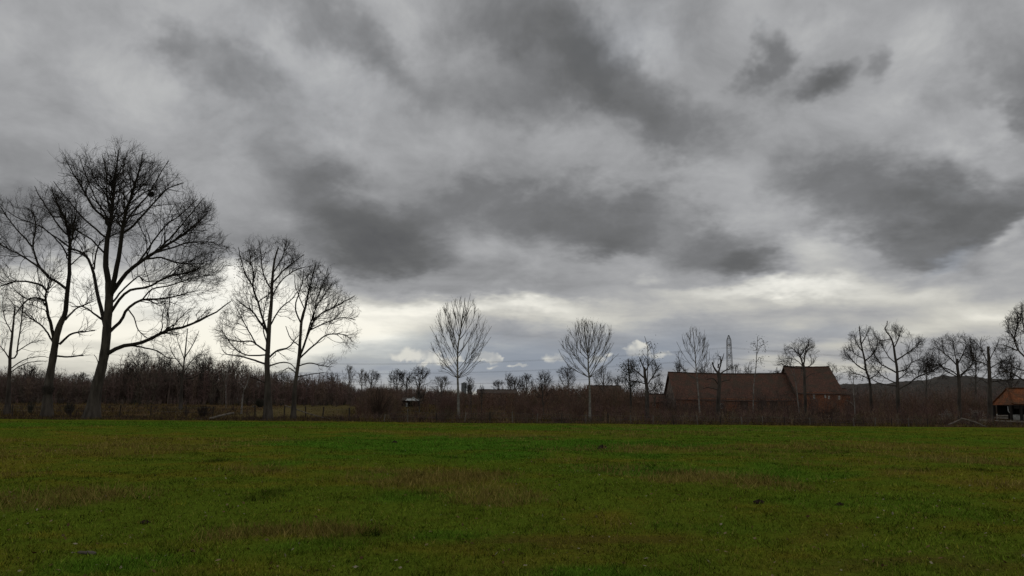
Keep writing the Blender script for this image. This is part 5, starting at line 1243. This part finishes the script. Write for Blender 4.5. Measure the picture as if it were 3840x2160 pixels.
# --- far wooded hill on the right
hk = np.array([(3180, 1446), (3350, 1444), (3460, 1432), (3540, 1420), (3600, 1416), (3680, 1420), (3740, 1430), (3800, 1428), (3850, 1426), (3950, 1432), (4200, 1440), (4500, 1460)], float)
nxh, nyh = 150, 16; PX = np.linspace(3150, 4500, nxh); HV = []
for j in range(nyh):
    t = j / (nyh - 1); D = 560 + 300 * t; prof = math.sin(t * math.pi) ** .8 if t < 1 else 0
    for x_ in PX:
        top = pt(x_, np.interp(x_, hk[:, 0], hk[:, 1]), 710)[2]; X_ = wx(x_, 710) * D / 710
        bump = (fbm(np.array([X_]), np.array([D]), .09, 4, .6, 31)[0] - .5) * 7 * prof
        HV.append((X_, D, max(top, 3) * prof + bump + 1.0 - 3 * (1 - prof)))
ih = np.arange(nxh * nyh).reshape(nyh, nxh)
material('hill_wood', (.03, .028, .022), .95, mottled((.030, .026, .020), (.060, .048, .036), .12, 1.0, bdist=2.0))
struct(mesh_np('hill', np.array(HV), np.stack([ih[:-1, :-1], ih[:-1, 1:], ih[1:, 1:], ih[1:, :-1]], -1).reshape(-1, 4), None, MATS['hill_wood']))

# --- lattice pylon and its wires
py_d = 330.0
pb = foot(2741, py_d); zt = pt(2740, 1257, py_d)[2]; H = zt - pb[2]
pyl = thing('pylon', 'steel lattice electricity pylon rising behind the barn roof', 'pylon', tuple(pb))
def lattice(parent, name, z0, z1, w0, w1, n, leg=.13, brace=.065):
    p = Parts(); lv = []
    for i in range(n + 1):
        t = i / n; w = (w0 + (w1 - w0) * t) / 2; z = z0 + (z1 - z0) * t; lv.append([np.array((sx * w, sy * w, z)) for sx, sy in ((-1, -1), (1, -1), (1, 1), (-1, 1))])
    for i in range(n):
        for k in range(4):
            k2 = (k + 1) % 4; p.beam(lv[i][k], lv[i + 1][k], leg); p.beam(lv[i][k], lv[i + 1][k2], brace); p.beam(lv[i][k2], lv[i + 1][k], brace); p.beam(lv[i + 1][k], lv[i + 1][k2], brace)
    return p.build(name, MATS['steel'], parent)
lattice(pyl, 'lower_mast', -.2, H * .60, 3.4, 2.0, 9); lattice(pyl, 'upper_mast', H * .60 + .01, H * .93, 2.0, 1.5, 6); lattice(pyl, 'peak', H * .93 + .01, H, 1.5, .25, 2)
arms = []
for z, w in ((.56, 1.9), (.72, 1.75), (.86, 1.6)):
    for s in (-1, 1):
        p = Parts(); tip = np.array((s * w * .45, s * w * 1.6, H * z + .2))
        for a in (-.6, .6): p.beam((a, s * .7, H * z), tip, .13); p.beam((a, s * .7, H * z + 1.1), tip, .10)
        p.build('crossarm', MATS['steel'], pyl)
        pi_ = Parts(); pi_.beam(tip - np.array((0, 0, .05)), tip - np.array((0, 0, 1.1)), .14); pi_.build('insulator', MATS['glass'], pyl)
        arms.append(pb + tip - np.array((0, 0, 1.1)))
for k, a in enumerate(arms):
    d1 = np.array([-290.0, 55.0, -1.0]); d2 = np.array([260.0, -35.0, 0.0])
    lbl = ('lowest', 'middle', 'top')[k // 2] + (' near' if k % 2 == 0 else ' far')
    P = []
    for e in (d1, None, d2):
        if e is None: continue
        t = np.linspace(0, 1, 40)[:, None]; L = np.linalg.norm(e); sagv = 4 * (6.0) * t * (1 - t); pts_ = a + e * t - np.concatenate([np.zeros((40, 2)), sagv], 1); P.append(pts_)
    line = np.vstack([P[0][::-1][:-1], P[1]]); v, q = tubes(line[None], np.full((1, len(line)), .024), 4)
    o = mesh_np('power_line', v, q, None, MATS['wire']); tag(o, f'{lbl} side power line wire hung from the lattice pylon', 'wire', 'power lines')

# ------------------------------------------------------------------ fences and timber
def post_mesh(seed, h, r, mat, parent, loc, lean=(0, 0), square=False):
    g = np.random.default_rng(seed); n = 4 if square else 9; zs = np.array([-.35, 0, h * .3, h * .65, h * .97, h, h]); rs = np.array([1.05, 1.05, 1, .97, .95, .8, .02]) * r
    P = np.stack([np.array([lean[0] * z + g.normal(0, .006), lean[1] * z + g.normal(0, .006), z]) for z in zs])[None]
    v, q = tubes(P, rs[None], n); v += g.normal(0, r * .04, v.shape)
    o = mesh_np('post', v, q, None, MATS[mat], parent, smooth=not square); o.location = np.asarray(loc) - np.asarray(parent.location)
    return o, np.asarray(loc) + P[0, 4]
def wires(parent, tops, hs, h_ref, name='wire'):
    for hh in hs:
        for a, b in zip(tops[:-1], tops[1:]):
            pa, pb_ = np.array(a[0]) + np.array([0, 0, hh * a[1]]), np.array(b[0]) + np.array([0, 0, hh * b[1]])
            t = np.linspace(0, 1, 7)[:, None]; L = pa + (pb_ - pa) * t - np.concatenate([np.zeros((7, 2)), .05 * 4 * t * (1 - t)], 1)
            v, q = tubes((L - np.asarray(parent.location))[None], np.full((1, 7), .006), 3); mesh_np(name, v, q, None, MATS['wire'], parent)
def fence(label, pts_, mat, seed, r=.055, wire=(.92, .55)):
    g = np.random.default_rng(seed); f0 = foot(*pts_[len(pts_) // 2][:2])
    o = thing('post_and_wire_fence', label, 'fence', tuple(f0)); tops = []
    for k, (px, D, top) in enumerate(pts_):
        f = foot(px, D); h = max(ht(px, top, D), .5); lean = g.normal(0, .045, 2); post_mesh(seed * 50 + k, h, r * g.uniform(.85, 1.2), mat if not isinstance(mat, list) else mat[k % len(mat)], o, f, lean); tops.append((f, h))
    wires(o, tops, wire, 1)
    return o
fence('post and wire fence along the far edge of the pasture in front of the scrub', [(1442, 86.0, 1552), (1530, 86.0, 1533), (1640, 86.0, 1548), (1742, 86.0, 1546), (1838, 86.0, 1545), (1922, 86.0, 1543), (2014, 86.0, 1550), (2105, 86.0, 1548), (2197, 86.0, 1555), (2280, 86.0, 1551),
    (2365, 86.0, 1556), (2448, 86.0, 1558), (2527, 86.0, 1555), (2615, 86.0, 1557), (2700, 86.0, 1562), (2780, 86.0, 1563), (2858, 86.0, 1560), (2941, 86.0, 1563), (3035, 86.0, 1566), (3120, 86.0, 1566), (3200, 86.0, 1568), (3278, 86.0, 1566), (3341, 86.0, 1569), (3404, 86.0, 1568), (3475, 86.0, 1570)], ['post_grey', 'post_grey', 'post_dark', 'post_grey', 'post_dark'], 3)
fence('dark old post and wire fence in the rough grass on the left', [(-60, 88.5, 1515), (50, 88.5, 1516), (160, 92, 1518), (270, 95, 1512), (360, 96, 1518), (451, 96, 1519), (569, 96, 1520), (700, 95, 1523), (800, 94, 1524)], 'post_dark', 4, .06)
fence('dark fence posts before the mown green strip between the oaks', [(959, 94, 1520), (1067, 95, 1521), (1148, 96, 1523), (1211, 93, 1525), (1312, 95, 1529)], 'post_dark', 5, .085, (.85,))

def pole(name, label, cat, pts_px, depth, r0, r1, mat, drift=0.0, group=None, n=12):
    K = [pt(x, y, depth + drift * i) for i, (x, y) in enumerate(pts_px)]
    P = smooth_line(K, n); g = np.random.default_rng(int(pts_px[0][0])); P += g.normal(0, r0 * .15, P.shape)
    P = np.vstack([P[0] - (P[1] - P[0]) * .01, P, P[-1] + (P[-1] - P[-2]) * .01]); R = np.concatenate([[r0 * .1], np.linspace(r0, r1, n), [r1 * .1]])
    v, q = tubes(P[None], R[None], 8); o = mesh_np(name, v - P[1], q, None, MATS[mat]); o.location = P[1]
    return tag(o, label, cat, group)
pole('fallen_branch', 'pale fallen branch lying at the field edge right of the biggest oak', 'branch', [(784, 1571), (835, 1557), (862, 1551), (877, 1549)], 86.0, .13, .10, 'fallen_wood', .25)
pole('leaning_rail', 'long thin rail leaning from a fence post down to the field edge', 'rail', [(1070, 1521), (1143, 1546), (1203, 1564), (1238, 1571)], 94.0, .06, .05, 'fallen_wood', -2.2)
pole('broken_rail', 'short broken rail stub on the post left of the straight trunked oak', 'rail', [(944, 1526), (958, 1521)], 94.0, .06, .06, 'fallen_wood')
pole('leaning_pole', 'long pole sloping down to the right, right half of the timber arch', 'pole', [(3604, 1569), (3660, 1585), (3700, 1602)], 86.0, .085, .07, 'fallen_wood', -.3)
pole('leaning_pole', 'shorter pole sloping down to the left, left half of the timber arch', 'pole', [(3612, 1570), (3590, 1579), (3554, 1595)], 86.3, .075, .085, 'fallen_wood', -.2)
for k, (x0, y0, x1, y1, D, lb) in enumerate([(3737, 1559, 3779, 1559, 103.0, 'upper short pale timber beam stacked before the orange roofed shed'), (3729, 1566, 3779, 1568, 101.0, 'lower pale timber beam stacked before the orange roofed shed'),
                                             (3672, 1575, 3698, 1575, 92.0, 'short pale rail left of the broken trunk foot'), (3732, 1577, 3842, 1582, 90.0, 'long pale rail along the bottom right before the shed')]):
    a, b = pt(x0, y0, D), pt(x1, y1, D); p = Parts(); p.beam(a, b, .16, .17 if k < 2 else .10); o = p.build('timber_rail', MATS['timber_pale'], origin=a); o.location = a; tag(o, lb, 'timber', 'pale timber by the shed')
    if k > 1:
        for t in ((.5,) if k == 2 else (.15, .55, .93)):
            c = a + (b - a) * t; post_mesh(900 + k * 10 + int(t * 10), c[2] - gz(c[0], c[1]) + .12, .07, 'post_grey', o, (c[0], c[1] + .13, gz(c[0], c[1])))
def brush_pile(label, px, depth, top, w_px, seed):
    g = np.random.default_rng(seed); f = foot(px, depth); H = max(ht(px, top, depth), .4); w = w_px / 2 * depth / FPX; n = 90
    c = g.normal(0, .45, (n, 3)) * np.array([w, .6, 0]); c[:, 2] = H * (.1 + .75 * g.random(n)) * np.exp(-(c[:, 0] / w) ** 2)
    d = norm(g.normal(0, 1, (n, 3)) * np.array([1, .6, .35])); L = g.uniform(.3, .9, (n, 1)); P = np.stack([c - d * L, c + g.normal(0, .05, (n, 3)), c + d * L], 1); P[:, :, 2] = np.maximum(P[:, :, 2], .02)
    v, q = tubes(P, np.tile([.035, .03, .02], (n, 1)), 4); o = mesh_np('brushwood_pile', v, q, None, MATS['timber_pale']); o.location = f
    return tag(o, label, 'brushwood', 'brushwood piles')
brush_pile('pale heap of cut branches left of the broken trunk', 3655, 100.0, 1530, 60, 1)
brush_pile('smaller pale heap of branches under the sawn pollard', 3552, 100.0, 1532, 34, 2)

# ------------------------------------------------------------------ things lying in the pasture
lp = unproject(328, 2055)
g = np.random.default_rng(77)
n = 9; P = np.stack([np.linspace(-.105, .105, n), .02 * np.sin(np.linspace(0, 3, n)), .022 + .006 * np.cos(np.linspace(0, 4, n))], 1); R = .022 * np.array([.15, .8, .75, .9, 1, 1.15, 1.2, 1.0, .2]); v, q = tubes(P[None], R[None], 9); v += g.normal(0, .003, v.shape)
lg = mesh_np('wood_piece', v, q, None, MATS['fallen_wood']); lg.location = (lp[0], lp[1], gz(lp[0], lp[1])); lg.rotation_euler = (0, 0, .12); tag(lg, 'pale broken piece of wood lying in the near grass on the left', 'wood')
material('molehill', (.04, .03, .02), .95, mottled((.022, .016, .011), (.055, .042, .028), 12.0, .8), spec=0.0)
MH = [(2260, 1684, .16, 'dark spiky earth clod in the lush green band right of centre'), (545, 1942, .05, 'small dark clod in the grass at left'), (1480, 1655, .10, 'small dark clod near the far side of the lush band'), (3150, 1905, .05, 'small dark clod in the right middle of the field'), (2845, 1897, .07, 'dark clod in the grass right of centre')]
for k, (px, py_, r, lb) in enumerate(MH):
    c = unproject(px, py_); u = np.linspace(0, 1, 7); a = np.arange(12) * 2 * math.pi / 12; V = []
    gg = np.random.default_rng(k + 40)
    for t in u: V += [(math.cos(q) * r * 1.5 * math.sqrt(1 - t * t * .999), math.sin(q) * r * 1.5 * math.sqrt(1 - t * t * .999), r * t) for q in a]
    V = np.array(V) + gg.normal(0, r * .13, (len(V), 3)); i = np.arange(7 * 12).reshape(7, 12); j = np.roll(i, -1, 1)
    o = mesh_np('molehill', V, np.stack([i[:-1], j[:-1], j[1:], i[1:]], -1).reshape(-1, 4), None, MATS['molehill']); o.location = (c[0], c[1], gz(c[0], c[1]) - r * .2); tag(o, lb, 'molehill', 'clods in the field')
# fallen dead leaves and chips, far too many to count
ng = 2600; gg = np.random.default_rng(5); d = np.exp(gg.uniform(math.log(5), math.log(60), ng)); a = gg.uniform(-.65, .65, ng); x, y = d * np.sin(a), d * np.cos(a); z = terrain(x, y) + .03 * gg.random(ng) + .008
sz = gg.uniform(.014, .036, ng)[:, None]; u = norm(gg.normal(0, 1, (ng, 3)) * np.array([1, 1, .35])); w = norm(np.cross(u, np.array([0, 0, 1.0]) + gg.normal(0, .4, (ng, 3)))); c = np.stack([x, y, z], 1)
V = np.stack([c - u * sz, c + w * sz * .6, c + u * sz, c - w * sz * .6], 1).reshape(-1, 4 * 3).reshape(-1, 3)
pal = np.array([(.24, .18, .10), (.30, .26, .18), (.10, .06, .03), (.16, .10, .05)])[gg.integers(0, 4, ng)]
lv = mesh_np('fallen_leaves', V, np.arange(4 * ng).reshape(-1, 4), None, MATS['grass'], smooth=False, color=np.repeat(pal, 4, 0)); stuff(lv, 'scattered dead leaves and bits of straw on the pasture', 'leaves')
print('done', round(time.time() - T0, 1), sum(len(o.data.polygons) for o in bpy.data.objects if o.type == 'MESH'))
